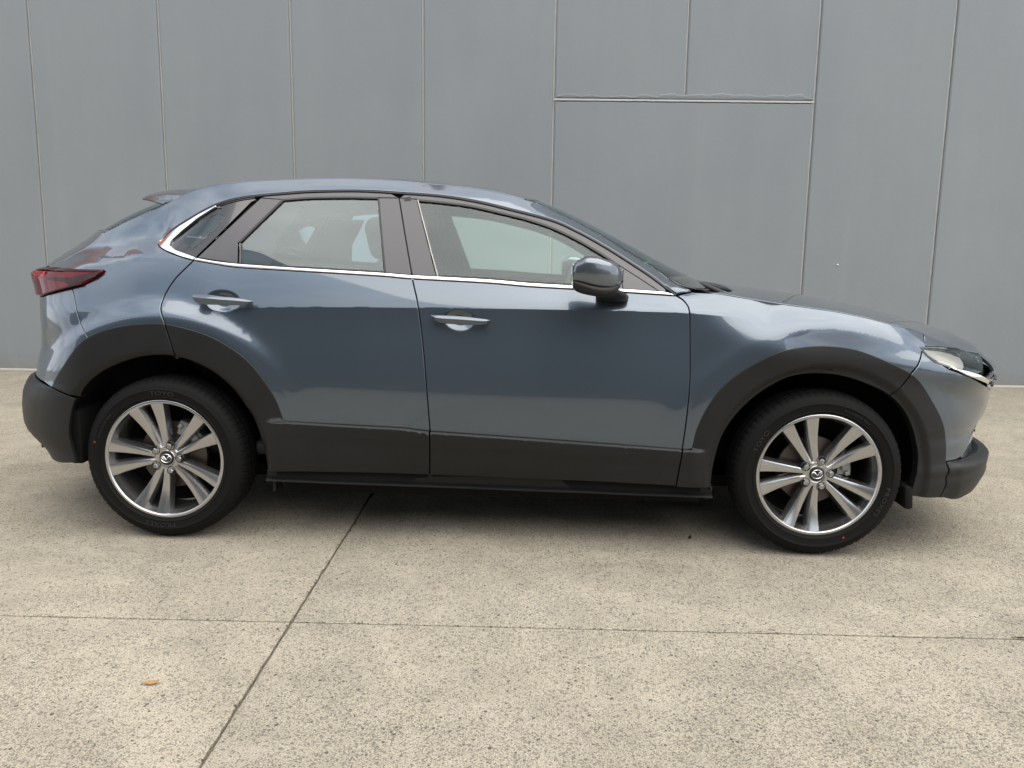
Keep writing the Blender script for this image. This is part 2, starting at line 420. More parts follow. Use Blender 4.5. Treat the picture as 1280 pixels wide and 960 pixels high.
# what stands behind the camera and shows in the paint and glass
def warehouse(name, x0, x1, y, h, dep, m, label, doors, rot=0.):
    r = empty(name, ((x0 + x1) / 2, y, 0)); r.rotation_euler.z = rot; W = x1 - x0
    tag(r, label, 'building')
    bm = bmesh.new(); add_box(bm, (0, -dep / 2, h / 2), (W, dep, h)); bm_obj('wall', bm, m, r)
    bm = bmesh.new(); add_box(bm, (0, -dep / 2, h + .12), (W + .3, dep + .3, .25), bev=.02); bm_obj('roof', bm, CLADDING_TRIM, r)
    for (cx, w_, hh) in doors:
        bm = bmesh.new()
        k = int(hh / .2)
        for i in range(k): add_box(bm, (cx, .03, (i + .5) * hh / k), (w_, .06, hh / k - .012), bev=.01, seg=1)
        bm_obj('roller_door', bm, ROLLER, r)
        bm = bmesh.new(); add_box(bm, (cx, .05, hh + .1), (w_ + .3, .1, .2), bev=.01); bm_obj('door_lintel', bm, CLADDING_TRIM, r)
    return r
warehouse('warehouse', -24, 6.4, -14.0, 8.0, 9, CLADDING, 'dark steel clad warehouse across the yard behind the camera', [(-9, 3.6, 3.4), (0., 3.6, 3.4), (8.5, 3.6, 3.4)])
warehouse('workshop', 10.5, 46, -24, 4.4, 9, CLADDING, 'low dark workshop further along the yard, out of frame behind the camera', [(-10, 3.6, 3.2), (6, 3.6, 3.2)])
# ================================================================== the side surface of the car body (metres; x forward, z up)
def spl(xs, ys):
    """monotone-ish C1 cubic through knots (finite-difference slopes), clamped outside"""
    xs=np.array(xs,float); ys=np.array(ys,float)
    h=np.diff(xs); d=np.diff(ys)/h
    m=np.zeros(len(xs)); m[0]=d[0]; m[-1]=d[-1]
    m[1:-1]=(d[:-1]*h[1:]+d[1:]*h[:-1])/(h[:-1]+h[1:])
    lim=2.2*np.minimum(np.abs(d[:-1]),np.abs(d[1:])); lo=.15*np.abs(d).mean()
    m[1:-1]=np.where(d[:-1]*d[1:]<=0,np.clip(m[1:-1],-lo,lo),np.clip(m[1:-1],-lim,lim))
    def f(x):
        x=np.asarray(x,float); xc=np.clip(x,xs[0],xs[-1])
        i=np.clip(np.searchsorted(xs,xc)-1,0,len(xs)-2)
        t=(xc-xs[i])/h[i]; t2=t*t; t3=t2*t
        return (2*t3-3*t2+1)*ys[i]+(t3-2*t2+t)*h[i]*m[i]+(3*t2-2*t3)*ys[i+1]+(t3-t2)*h[i]*m[i+1]
    return f
# level tables: z(x) and half-width y(x) of the side section
XS=[-.90,-.55,-.25,.05,.45,1.0,1.6,2.05,2.35,2.65,2.95,3.25,3.60]
L1z=spl([-.9,.5,.97,1.62,2.15,3.6],[.515,.511,.496,.459,.434,.42])
def T(v): return spl(XS,v)
#            -.90 -.55 -.25  .05  .45  1.0  1.6 2.05 2.35 2.65 2.95 3.25 3.60
L1y=T([ .835,.838,.845,.858,.874,.880,.880,.878,.872,.862,.856,.852,.850])
L2z=T([ .70, .70, .69, .66, .60, .56, .55, .55, .57, .60, .62, .62, .60])
L2y=T([ .842,.850,.858,.868,.880,.884,.884,.882,.876,.868,.863,.862,.862])
L3z=T([ .95, .95, .945,.945,.968,.976,.978,.975,.955,.915,.865,.80,.74])
L3y=T([ .830,.842,.850,.853,.848,.844,.843,.845,.848,.850,.856,.85,.84])
L4z=spl([-.9,-.47,-.25,-.10,.10,.30,.52,.90,1.32,1.67,2.06,2.27,2.40,2.51,2.65,2.75,2.85,2.93,3.04,3.10,3.19,3.25,3.6],
        [1.06,1.09,1.125,1.155,1.150,1.126,1.116,1.100,1.080,1.061,1.041,1.040,1.026,1.011,.994,.981,.963,.942,.916,.899,.862,.842,.78])
L4y=T([ .79, .785,.772,.778,.791,.796,.796,.790,.768,.750,.740,.73,.70])
RZ=spl([-0.9, -0.6, -0.49, -0.36, -0.25, -0.15, -0.071, -0.026, 0.05, 0.132, 0.194, 0.266, 0.343, 0.463, 0.553, 0.711, 0.925, 1.093, 1.251, 1.408, 1.577, 1.681, 1.784, 1.886, 1.985, 2.078, 2.2, 2.6, 3.6],
       [1.08, 1.12, 1.147, 1.185, 1.21, 1.225, 1.236, 1.2668, 1.3196, 1.3675, 1.3943, 1.4137, 1.4253, 1.4375, 1.445, 1.4504, 1.4439, 1.4349, 1.4136, 1.379, 1.3376, 1.2929, 1.2381, 1.1768, 1.1129, 1.0479, 1.045, 1.02, 0.8])
RY=spl([-.9,-.60,-.40,-.20,-.10,.1,.4,.7,1.0,1.3,1.6,1.8,2.0,2.1,2.25,2.6,3.6],[.62,.64,.655,.665,.668,.650,.622,.610,.610,.618,.645,.685,.745,.785,.755,.72,.68])
EZ=spl([-0.9, -0.75, -0.6, -0.488, -0.423, -0.357, -0.269, -0.179, -0.1, -0.059, -0.028, 0.03, 0.126, 0.232, 0.439, 0.691, 0.853, 0.921, 1.059, 1.244, 1.374, 1.457, 1.576, 1.682, 1.79, 1.893, 1.995, 2.13, 2.25, 2.6, 3.6],
       [1.1, 1.125, 1.155, 1.1931, 1.228, 1.2608, 1.3048, 1.3467, 1.3801, 1.4044, 1.4201, 1.446, 1.4723, 1.4848, 1.4993, 1.5063, 1.5024, 1.4985, 1.4859, 1.47, 1.4476, 1.4262, 1.3824, 1.3315, 1.2743, 1.2094, 1.1486, 1.0683, 1.058, 1.03, 0.82])
EY=spl([-.9,-.60,-.40,-.20,0,.2,.5,1.0,1.4,1.6,1.8,2.0,2.16,2.6,3.6],[.60,.60,.595,.580,.560,.545,.535,.532,.540,.560,.60,.655,.70,.70,.66])
def creaseF(x):
    a=np.clip((x-.12)/.35,0,1); b=np.clip((2.5-x)/.4,0,1)
    return a*a*(3-2*a)*b*b*(3-2*b)
# ends
X0F,PF,QF=2.72,2.3,2.9
X0R,PR,QR=-.28,2.2,2.9
XF=spl([.18,.20,.224,.264,.30,.325,.350,.375,.395,.42,.45,.484,.524,.553,.58,.61,.66,.74,.82,.90,1.0,1.6],[3.45,3.485,3.532,3.562,3.582,3.578,3.592,3.568,3.558,3.556,3.556,3.545,3.562,3.572,3.579,3.583,3.590,3.600,3.55,3.5,3.45,3.4])
XR=spl([.18,.26,.307,.346,.38,.433,.531,.572,.605,.625,.640,.655,.69,.71,.758,.824,.90,1.0,1.037,1.075,1.10,1.13,1.2,1.6],[-.63,-.675,-.708,-.745,-.80,-.858,-.87,-.866,-.846,-.83,-.796,-.79,-.783,-.776,-.755,-.740,-.742,-.757,-.775,-.805,-.850,-.862,-.88,-.9])
WHEELS=[(0.,.34),(2.655,.34)]
def sect(x,z):
    """half-width of the straight section, no end rounding"""
    zs=[np.full_like(x,.18),L1z(x),L2z(x),L3z(x),L4z(x),None,RZ(x),EZ(x)]
    ys=[L1y(x)-.05,L1y(x),L2y(x),L3y(x),L4y(x),None,RY(x),EY(x)]
    zs[5]=.5*(zs[4]+zs[6]); ys[5]=.5*(ys[4]+ys[6])+.006*np.clip((zs[6]-zs[4])/.3,0,1)
    Z=np.stack(zs); Y=np.stack(ys)
    for k in range(1,8): Z[k]=np.maximum(Z[k],Z[k-1]+.012)
    h=np.diff(Z,axis=0); d=np.diff(Y,axis=0)/h
    m=np.zeros_like(Z); m[0]=d[0]; m[-1]=d[-1]
    m[1:-1]=(d[:-1]*h[1:]+d[1:]*h[:-1])/(h[:-1]+h[1:])
    c=creaseF(x)
    ml=m.copy(); mr=m.copy()           # slope arriving from below / leaving upward
    ml[3]=m[3]*(1-c)+c*(-.075); mr[3]=m[3]*(1-c)+c*(-.34)
    wq=np.clip((.30-x)/.25,0,1)*(1-c)
    mr[3]=mr[3]*(1-wq)+wq*np.minimum(m[3],.95*d[3]); ml[4]=ml[4]*(1-wq)+wq*np.maximum(m[4],1.25*d[3]); mr[4]=mr[4]*(1-wq)+wq*np.maximum(m[4],1.25*d[3])
    m6=np.minimum(d[5]*1.0,m[6]); ml[6]=d[5]; mr[6]=m[6]
    zc=np.clip(z,Z[0],Z[-1])
    out=np.zeros_like(x)
    for k in range(7):
        s=(zc>=Z[k])&((zc<Z[k+1])|(k==6))
        t=(zc-Z[k])/h[k]; t2=t*t; t3=t2*t
        v=(2*t3-3*t2+1)*Y[k]+(t3-2*t2+t)*h[k]*mr[k]+(3*t2-2*t3)*Y[k+1]+(t3-t2)*h[k]*ml[k+1]
        out=np.where(s,v,out)
    return out
FR,FA=.585,.889
def flare(x,z,y):
    for wx,wz in WHEELS:
        r=np.hypot(x-wx,z-wz)
        up=np.clip((z-wz)/np.maximum(r,.05),0,1)**2
        e=r-FR; b=.012+.05*(1-up)
        soft=.5*(e+np.sqrt(e*e+b*b))            # softplus-like max(e,0)
        yf=FA-(.05+.37*up)*soft-(.12+6.0*up)*soft*soft+.085*np.maximum(-e,0)
        k=.012; dlt=yf-y
        y=.5*(y+yf+np.sqrt(dlt*dlt+k*k))-.002
    return y
def endf(x,z):
    xf=XF(z); u=np.clip((x-X0F)/(xf-X0F),0,1); f=(1-u**PF)**(1/QF)
    xr=XR(z); u=np.clip((x-X0R)/(xr-X0R),0,1); g=(1-u**PR)**(1/QR)
    return f*g
def Yside(x,z):
    x=np.asarray(x,float); z=np.asarray(z,float); x,z=np.broadcast_arrays(x,z)
    x=x.copy(); z=z.copy()
    return flare(x,z,sect(x,z))*endf(x,z)
LU=1.0
def u2x(u,z):
    u=np.asarray(u,float); xf=XF(z); xr=XR(z)
    a=np.clip((u-X0F)/LU,0,1); b=np.clip((X0R-u)/LU,0,1)
    x=np.where(u>X0F,X0F+(xf-X0F)*np.sin(a*np.pi/2),u)
    return np.where(u<X0R,X0R+(xr-X0R)*np.sin(b*np.pi/2),x)
def x2u(x,z):
    x=np.asarray(x,float); xf=XF(z); xr=XR(z)
    a=np.arcsin(np.clip((x-X0F)/(xf-X0F),0,1))/(np.pi/2)
    b=np.arcsin(np.clip((x-X0R)/(xr-X0R),0,1))/(np.pi/2)
    u=np.where(x>X0F,X0F+LU*a,x)
    return np.where(x<X0R,X0R-LU*b,u)
def S(u,z):
    x=u2x(u,z); y=Yside(x,z)
    return np.stack([x,y,np.broadcast_to(z,x.shape)],-1)
# outlines of the panels in side view, (x, z) in metres
TAB = {
    'rail': [(-0.0737, 1.225), (-0.0383, 1.2674), (0.0434, 1.3202), (0.1282, 1.368), (0.1912, 1.3947), (0.2636, 1.4141), (0.3413, 1.4256), (0.4616, 1.4378), (0.5521, 1.4453), (0.7104, 1.4507), (0.8157, 1.4497), (0.9241, 1.4443), (1.0926, 1.4352), (1.2506, 1.4138), (1.408, 1.3792), (1.5766, 1.3378), (1.6813, 1.293), (1.7846, 1.2382), (1.8861, 1.1768), (1.9853, 1.1128), (2.0772, 1.0441)],
    'chrome_low': [(-0.0706, 1.2162), (-0.0449, 1.2014), (-0.0147, 1.1893), (0.0574, 1.165), (0.1158, 1.151), (0.2066, 1.1369), (0.2953, 1.1257), (0.5076, 1.1157), (0.7044, 1.1075), (0.902, 1.0984), (1.0152, 1.0902), (1.3176, 1.0783), (1.4818, 1.0669), (1.6722, 1.0587), (1.8822, 1.0488), (2.0669, 1.0396)],
    'chrome_up': [(0.1202, 1.1607), (0.205, 1.1478), (0.3088, 1.1383), (0.5062, 1.1278), (0.7033, 1.1196), (0.9011, 1.111), (1.013, 1.1041), (1.3183, 1.0921), (1.4814, 1.0806), (1.667, 1.0726), (1.8524, 1.0627), (2.0128, 1.0542), (2.046, 1.0497)],
    'quarter_chrome': [(0.1145, 1.151), (0.0574, 1.165), (-0.0147, 1.1893), (-0.0449, 1.2014), (-0.0681, 1.2146), (-0.0668, 1.2213), (-0.0322, 1.2568), (0.0045, 1.2832), (0.0886, 1.3364), (0.1614, 1.3762), (0.1679, 1.3731), (0.0926, 1.3228), (0.0313, 1.2673), (-0.0083, 1.2253), (-0.0041, 1.2098), (0.0298, 1.1899), (0.0763, 1.1753), (0.1181, 1.1613)],
    'rear_gap': [(0.3401, 1.4215), (0.2751, 1.341), (0.1918, 1.2404), (0.1157, 1.1516), (0.083, 1.1158), (0.0503, 1.0786), (0.0256, 1.0384), (0.009, 1.0001), (0.0079, 0.9662), (0.0212, 0.9327), (0.0363, 0.8951), (0.0529, 0.8448), (0.0767, 0.7645)],
    'mid_gap': [(0.9249, 1.4425), (0.966, 1.2838), (1.0137, 1.0946), (1.0454, 0.9791), (1.07, 0.8022), (1.0868, 0.6252), (1.097, 0.4871), (1.0976, 0.4104), (1.0929, 0.2906)],
    'front_gap': [(2.0756, 1.039), (2.1006, 1.0237), (2.1153, 1.005), (2.1205, 0.9873), (2.1245, 0.9238), (2.1301, 0.7281), (2.1265, 0.6339), (2.1197, 0.5346), (2.1104, 0.4403), (2.1014, 0.3643), (2.0909, 0.2807)],
    'arch_rear_out': [(-0.4667, 0.6273), (-0.4462, 0.664), (-0.4109, 0.7083), (-0.3389, 0.7956), (-0.2865, 0.8387), (-0.216, 0.8701), (-0.1217, 0.8922), (-0.0442, 0.9), (0.0376, 0.8999), (0.1228, 0.8838), (0.2129, 0.8556), (0.302, 0.8084), (0.3757, 0.7491), (0.4346, 0.6745), (0.4784, 0.5994), (0.5069, 0.5178)],
    'arch_rear_in': [(-0.3382, 0.5918), (-0.3182, 0.6233), (-0.2891, 0.6549), (-0.2505, 0.686), (-0.2075, 0.7123), (-0.1388, 0.7416), (-0.0617, 0.7635), (0.0114, 0.7713), (0.0804, 0.7656), (0.1547, 0.7435), (0.229, 0.7036), (0.2952, 0.6443), (0.3463, 0.5769), (0.3821, 0.5153), (0.4101, 0.431), (0.4255, 0.3453), (0.4332, 0.2999)],
    'rear_bump_in': [(-0.3435, 0.5901), (-0.3638, 0.5391), (-0.3796, 0.4692), (-0.3805, 0.417), (-0.3604, 0.3203)],
    'arch_front_out': [(2.1447, 0.4402), (2.1606, 0.5215), (2.2012, 0.6152), (2.2636, 0.7025), (2.3481, 0.7732), (2.4528, 0.8324), (2.5416, 0.8542), (2.6339, 0.8615), (2.734, 0.8536), (2.8121, 0.8317), (2.8919, 0.8002), (2.9809, 0.7586), (3.0323, 0.717), (3.0871, 0.648), (3.1411, 0.5695), (3.1741, 0.4916), (3.1866, 0.3886)],
    'arch_front_in': [(2.233, 0.2673), (2.2334, 0.317), (2.2385, 0.3829), (2.2605, 0.481), (2.3027, 0.5626), (2.3679, 0.6398), (2.4413, 0.697), (2.5152, 0.7344), (2.6059, 0.7495), (2.7136, 0.7422), (2.8244, 0.7088), (2.9111, 0.6665), (2.98, 0.6015), (3.0286, 0.516), (3.057, 0.4255), (3.0565, 0.3482), (3.0456, 0.2875), (3.0375, 0.2525)],
    'clad_top': [(0.5069, 0.5178), (0.7143, 0.5076), (0.9754, 0.4993), (1.0963, 0.4878), (1.3647, 0.4753), (1.6227, 0.4626), (1.8794, 0.4499), (2.1104, 0.4403), (2.1447, 0.4402)],
    'clad_bot': [(0.436, 0.3021), (0.7141, 0.3018), (0.9724, 0.2967), (1.0953, 0.2953), (1.366, 0.2921), (1.6271, 0.2878), (1.8841, 0.2876), (2.0882, 0.2853), (2.2307, 0.2796)],
    'sill_bot': [(0.4402, 0.2672), (0.7091, 0.2583), (0.9686, 0.247), (1.2988, 0.2403), (1.6286, 0.239), (1.9512, 0.2443), (2.2357, 0.2467)],
    'front_clad_seam': [(2.9809, 0.7586), (2.951, 0.712), (2.9149, 0.6651)],
    'front_low_seam': [(3.1866, 0.3886), (3.189, 0.3295), (3.1846, 0.2683), (3.17, 0.2385)],
    'hood_shut': [(2.1379, 1.0531), (2.21, 1.0512), (2.2557, 1.0486), (2.3881, 1.0288), (2.4926, 1.0142), (2.6183, 1.0003), (2.7073, 0.988), (2.8032, 0.9702), (2.8858, 0.9498), (3.0152, 0.9212), (3.0775, 0.9009), (3.1353, 0.88), (3.2147, 0.8535), (3.3039, 0.8265)],
    'bump_seam': [(3.0775, 0.9009), (3.0638, 0.8717), (3.0353, 0.8338), (3.0106, 0.7915), (2.9851, 0.7579)],
    'headlight': [(3.0157, 0.8587), (3.0774, 0.8557), (3.1536, 0.8494), (3.3262, 0.8217), (3.4219, 0.8017), (3.4536, 0.7915), (3.3646, 0.7735), (3.315, 0.7485), (3.2849, 0.7462), (3.23, 0.7603), (3.1545, 0.7743), (3.0925, 0.7945), (3.0596, 0.817), (3.0374, 0.8401)],
    'headlight_div': [(3.3262, 0.8217), (3.3358, 0.8062), (3.2739, 0.7897), (3.2328, 0.7625)],
    'wing': [(3.1543, 0.7734), (3.2298, 0.7597), (3.2847, 0.7453), (3.351, 0.72), (3.3616, 0.6995), (3.291, 0.7235), (3.226, 0.7446)],
    'taillight': [(-0.7181, 1.0921), (-0.672, 1.1037), (-0.5106, 1.1055), (-0.4057, 1.1048), (-0.2643, 1.1033), (-0.2558, 1.0996), (-0.2697, 1.0833), (-0.3003, 1.0632), (-0.3353, 1.044), (-0.4171, 1.0241), (-0.5003, 1.005), (-0.5615, 0.9902), (-0.6038, 0.9954)],
    'tail_seam': [(-0.3885, 1.031), (-0.3546, 0.9522), (-0.3311, 0.893), (-0.2865, 0.8387)],
    'hatch': [(-0.3599, 1.261), (-0.3727, 1.2388), (-0.4273, 1.1938), (-0.4742, 1.1728), (-0.5218, 1.1482), (-0.5186, 1.1281), (-0.4698, 1.1065)],
    'tail_gap': [(-0.5237, 1.1498), (-0.5927, 1.1287), (-0.6707, 1.1119)],
    'vent': [(3.2723, 0.3933), (3.3818, 0.5142)],
    'qglass_top': [(0.1681, 1.3721), (0.2009, 1.3866), (0.2307, 1.3953), (0.2769, 1.406), (0.3232, 1.4127)],
    'qglass_clear': [(0.0377, 1.242), (0.0539, 1.2721), (0.0966, 1.3093), (0.1576, 1.3388), (0.1912, 1.3418), (0.2065, 1.3335), (0.1967, 1.315), (0.1543, 1.258), (0.1106, 1.2112), (0.09, 1.205), (0.0546, 1.218)],
    'c_app': [(0.3485, 1.4137), (0.4424, 1.4091), (0.2852, 1.2247), (0.2954, 1.1398), (0.1251, 1.1627)],
    'glass_rear': [(0.4436, 1.4081), (0.5561, 1.4176), (0.7139, 1.4223), (0.8424, 1.4213), (0.8603, 1.3293), (0.8969, 1.1141)],
    'b_app_rear': [(0.8424, 1.4213), (0.9307, 1.4211), (1.0113, 1.1053), (0.897, 1.1125)],
    'b_app_front': [(0.9327, 1.4211), (1.0073, 1.4167), (1.1119, 1.1005), (1.0136, 1.1047)],
    'glass_front_top': [(1.0125, 1.4147), (1.147, 1.403), (1.252, 1.3891), (1.4089, 1.355), (1.4738, 1.3393), (1.5771, 1.3059), (1.6814, 1.2581), (1.784, 1.2002), (1.8493, 1.1571)],
    'sail': [(1.8493, 1.1571), (1.9324, 1.1059), (2.011, 1.0554), (1.8634, 1.0634)],
    'frame_low': [(0.1706, 1.3772), (0.2637, 1.4031), (0.3433, 1.4144), (0.4405, 1.4214), (0.5648, 1.4307), (0.7121, 1.437), (0.8172, 1.4367), (0.9288, 1.4306)],
}
# ================================================================== panel builder
def arr(L): return np.array(L, float)
def toU(L):
    a = arr(L); return np.stack([x2u(a[:, 0], a[:, 1]), a[:, 1]], -1)
def resample(P, step):
    out = []
    n = len(P)
    for i in range(n):
        a, b = P[i], P[(i + 1) % n]; d = np.hypot(*(b - a)); k = max(1, int(math.ceil(d / step)))
        for q in range(k): out.append(a + (b - a) * q / k)
    return np.array(out)
def area2(P):
    x, y = P[:, 0], P[:, 1]; return np.sum(x * np.roll(y, -1) - np.roll(x, -1) * y)
def clean(P, eps=.0012):
    out = []
    for p in P:
        if not out or np.hypot(*(p - out[-1])) > eps: out.append(p)
    if np.hypot(*(out[0] - out[-1])) < eps: out.pop()
    return np.array(out)
def offset(P, d):
    """move a counter-clockwise loop inward by d"""
    a = P - np.roll(P, 1, 0); b = np.roll(P, -1, 0) - P
    a /= np.maximum(np.linalg.norm(a, axis=1), 1e-9)[:, None]; b /= np.maximum(np.linalg.norm(b, axis=1), 1e-9)[:, None]
    na = np.stack([-a[:, 1], a[:, 0]], -1); nb = np.stack([-b[:, 1], b[:, 0]], -1)
    m = na + nb; l = np.maximum(np.einsum('ij,ij->i', m, m), .55)
    return P + m * (2 * d / l)[:, None]
def smooth_open(P, n=6):
    """Catmull-Rom through a traced open polyline"""
    P = arr(P); Q = np.concatenate([[2 * P[0] - P[1]], P, [2 * P[-1] - P[-2]]]); out = []
    for i in range(1, len(Q) - 2):
        p0, p1, p2, p3 = Q[i - 1:i + 3]
        for k in range(n):
            t = k / n
            out.append(.5 * (2 * p1 + (p2 - p0) * t + (2 * p0 - 5 * p1 + 4 * p2 - p3) * t * t + (3 * p1 - p0 - 3 * p2 + p3) * t ** 3))
    out.append(P[-1]); return np.array(out)
def inside(pts, poly):
    x, y = pts[:, 0], pts[:, 1]; r = np.zeros(len(pts), bool); n = len(poly)
    for i in range(n):
        x0, y0 = poly[i]; x1, y1 = poly[(i + 1) % n]
        if y0 == y1: continue
        c = ((y0 > y) != (y1 > y)) & (x < (x1 - x0) * (y - y0) / (y1 - y0) + x0); r ^= c
    return r
def near(pts, ref, d):
    if len(pts) == 0 or len(ref) == 0: return np.zeros(len(pts), bool)
    r = np.zeros(len(pts), bool)
    for i in range(0, len(pts), 800):
        q = pts[i:i + 800]; D = ((q[:, None, :] - ref[None]) ** 2).sum(-1).min(1); r[i:i + 800] = D < d * d
    return r
UMIN, UMAX = X0R - LU, X0F + LU
def surf(U, off):
    """points and outward normals of the near side, moved out by off(x, z)"""
    u = np.clip(U[:, 0], UMIN + 2e-3, UMAX - 2e-3); z = U[:, 1]
    def base(u, z):
        p = S(u, z); p[:, 1] *= -1; return p
    def nrm(f, e=8e-4):
        du = f(u + e, z) - f(u - e, z); dz = f(u, z + e) - f(u, z - e)
        n = np.cross(du, dz); return n / np.maximum(np.linalg.norm(n, axis=1), 1e-12)[:, None]
    if not callable(off) and off == 0:
        return base(u, z), nrm(base)
    o = off if callable(off) else (lambda x, z: np.full_like(x, off))
    def nb(u, z, e=8e-4):
        du = base(u + e, z) - base(u - e, z); dz = base(u, z + e) - base(u, z - e)
        n = np.cross(du, dz); return n / np.maximum(np.linalg.norm(n, axis=1), 1e-12)[:, None]
    def full(u, z):
        p = base(u, z); return p + nb(u, z) * o(u2x(u, z), z)[:, None]
    return full(u, z), nrm(full)
def panel(loop, off=0., gap=.0022, er=.0022, depth=.014, step=.022, holes=(), rows=(), rings=(), extra=None, bstep=.012, fillet=1.0, is_u=False):
    """a body panel cut from the side surface along a traced outline (x, z); returns verts, faces, normals of the near side"""
    P = clean(arr(loop) if is_u else toU(loop))
    if area2(P) < 0: P = P[::-1]
    P = clean(resample(P, bstep), .0008)
    P1 = offset(P, gap) if gap else P
    P2 = offset(P1, er)
    H1 = []; H2 = []
    for h in holes:
        h = clean(toU(h)); h = h[::-1] if area2(h) < 0 else h
        h = clean(resample(h, bstep), .0008); H1.append(h); H2.append(offset(h, -er))
    lo, hi = P2.min(0), P2.max(0)
    gx, gz = np.meshgrid(np.arange(lo[0], hi[0] + step, step), np.arange(lo[1], hi[1] + step, step))
    gx = gx + (np.arange(gx.shape[0]) % 2)[:, None] * step * .5
    G = np.stack([gx.ravel(), gz.ravel()], -1)
    ex = []
    for rf, ds in rows:
        xs = np.arange(lo[0], hi[0], min(step, .016))
        for d in ds: ex.append(np.stack([xs, rf(xs) + d], -1))
    for (cx, cz), rs in rings:
        for r in rs:
            n = int(2 * math.pi * r / .016); a = np.arange(n) * 2 * math.pi / n
            q = np.stack([cx + r * np.cos(a), cz + r * np.sin(a)], -1); q[:, 0] = x2u(q[:, 0], q[:, 1]); ex.append(q)
    if extra is not None: ex.append(toU(extra))
    bnd = np.concatenate([P2] + H2)
    def ok(q, d):
        q = q[inside(q, P2)]
        for h in H2: q = q[~inside(q, h)]
        return q[~near(q, bnd, d)]
    E = np.zeros((0, 2))
    if ex:
        E = ok(np.concatenate(ex), .0035)
        # thin out points that fall on top of each other
        key = np.round(E / .0022).astype(int); _, ix = np.unique(key, axis=0, return_index=True); E = E[np.sort(ix)]
    G = ok(G, step * .45); G = G[~near(G, E, step * .40)] if len(E) else G
    pts = np.concatenate([bnd, E, G])
    edges = []; o = 0
    for L_ in [P2] + H2:
        n = len(L_); edges += [(o + i, o + (i + 1) % n) for i in range(n)]; o += n
    vs, _, fs, ov, _, _ = geometry.delaunay_2d_cdt([Vector(p) for p in pts], edges, [], 0, 1e-6)
    V2 = np.array([tuple(v) for v in vs]); F = [list(f) for f in fs]
    cen = np.array([V2[f].mean(0) for f in F]); keep = inside(cen, P2)
    for h in H2: keep &= ~inside(cen, h)
    F = [f for f, k in zip(F, keep) if k]
    # counter-clockwise in (x, z) faces -Y already
    F = [f if area2(V2[f]) > 0 else f[::-1] for f in F]
    V, Nn = surf(V2, off)
    verts = [V]; norms = [Nn]; cnt = len(V); faces = F
    def idx(L_):
        d = ((V2[None] - L_[:, None]) ** 2).sum(-1) if len(V2) * len(L_) < 4e6 else None
        if d is not None: return d.argmin(1)
        return np.array([((V2 - p) ** 2).sum(1).argmin() for p in L_])
    for inner, outer, sgn in [(P2, P1, 1)] + [(b, a, -1) for a, b in zip(H1, H2)]:
        ii = idx(inner); n = len(inner)
        A, NA = V[ii], Nn[ii]
        B0, NB = surf(outer, off)
        t = np.roll(B0, -1, 0) - np.roll(B0, 1, 0); t /= np.maximum(np.linalg.norm(t, axis=1), 1e-9)[:, None]
        out = np.cross(t, NB) * sgn
        B = B0 - NB * er * .8 * fillet; nB = NB * .55 + out * .83; nB /= np.linalg.norm(nB, axis=1)[:, None]
        D = B0 - NB * depth
        o1 = cnt; verts += [B, B, D]; norms += [nB, out, out]; cnt += 3 * n
        for i in range(n):
            j = (i + 1) % n
            q1 = [ii[j], ii[i], o1 + i, o1 + j]; q2 = [o1 + n + j, o1 + n + i, o1 + 2 * n + i, o1 + 2 * n + j]
            if sgn < 0: q1 = q1[::-1]; q2 = q2[::-1]
            faces += [q1, q2]
    return np.concatenate(verts), faces, np.concatenate(norms)
def place(name, part, m, parents, sides=(0, 1)):
    """one object for each side (0 = near, 1 = far), or a single mesh over both when parents is one object"""
    if not isinstance(parents, (list, tuple)):
        v0 = np.array(part[0]); n0 = np.array(part[2]); c0 = np.abs(v0[:, 1]) < .034; v0[c0, 1] = 0.; part = (v0, part[1], n0)
        v, f, n = merge([part, mirror(part)]); k = len(v0)
        for i in np.where(c0)[0]: n[i, 1] = 0.
        f = [[(i - k if i >= k and c0[i - k] else i) for i in g] for g in f]; return link(name, mesh_from(v, f, n), m, parents)
    out = []
    for s in sides:
        v, f, n = part if s == 0 else mirror(part)
        out.append(link(name, mesh_from(v, f, n), m, parents[s]))
    return out
def T_(k, a=None, b=None): return [tuple(p) for p in (TAB[k][a:b] if a is not None or b is not None else TAB[k])]
def R_(L): return list(L)[::-1]
def E_(xs, dy=0., dz=0.): return [(float(x), float(EZ(x)) + dz) for x in xs]
# ================================================================== the car
CAR = empty('parked_car', (1.33, 0, 0))
tag(CAR, 'blue-grey crossover hatchback car with black plastic wheel arches, parked side-on before the grey wall', 'car')
class Shift: pass
ROOT = empty('car_frame')      # working frame, dissolved into CAR at the end
both = [ROOT, ROOT]
ring_w = [((0., .34), (.56, .572, .58, .586, .592, .60, .615)), ((2.655, .34), (.56, .572, .58, .586, .592, .60, .615))]
row_c = [(lambda x: L3z(x), (-.014, -.004, -.0008, .0008, .004, .014))]
RING = dict(rings=ring_w)
sm = {k: smooth_open(TAB[k], 5) for k in ('rail', 'chrome_low', 'chrome_up', 'rear_gap', 'mid_gap', 'front_gap', 'arch_rear_out', 'arch_rear_in', 'arch_front_out', 'arch_front_in', 'clad_top', 'clad_bot', 'sill_bot', 'hood_shut', 'hatch', 'bump_seam', 'tail_seam', 'glass_front_top', 'frame_low', 'rear_bump_in')}
def cut(k, p, q=None):
    """part of a smoothed curve between the points nearest p and q"""
    P = sm[k]; i = ((P - arr(p)) ** 2).sum(1).argmin(); j = ((P - arr(q)) ** 2).sum(1).argmin()
    return P[i:j + 1] if i <= j else P[j:i + 1][::-1]
t = TAB
def cat(*a): return np.concatenate([arr(x).reshape(-1, 2) for x in a])
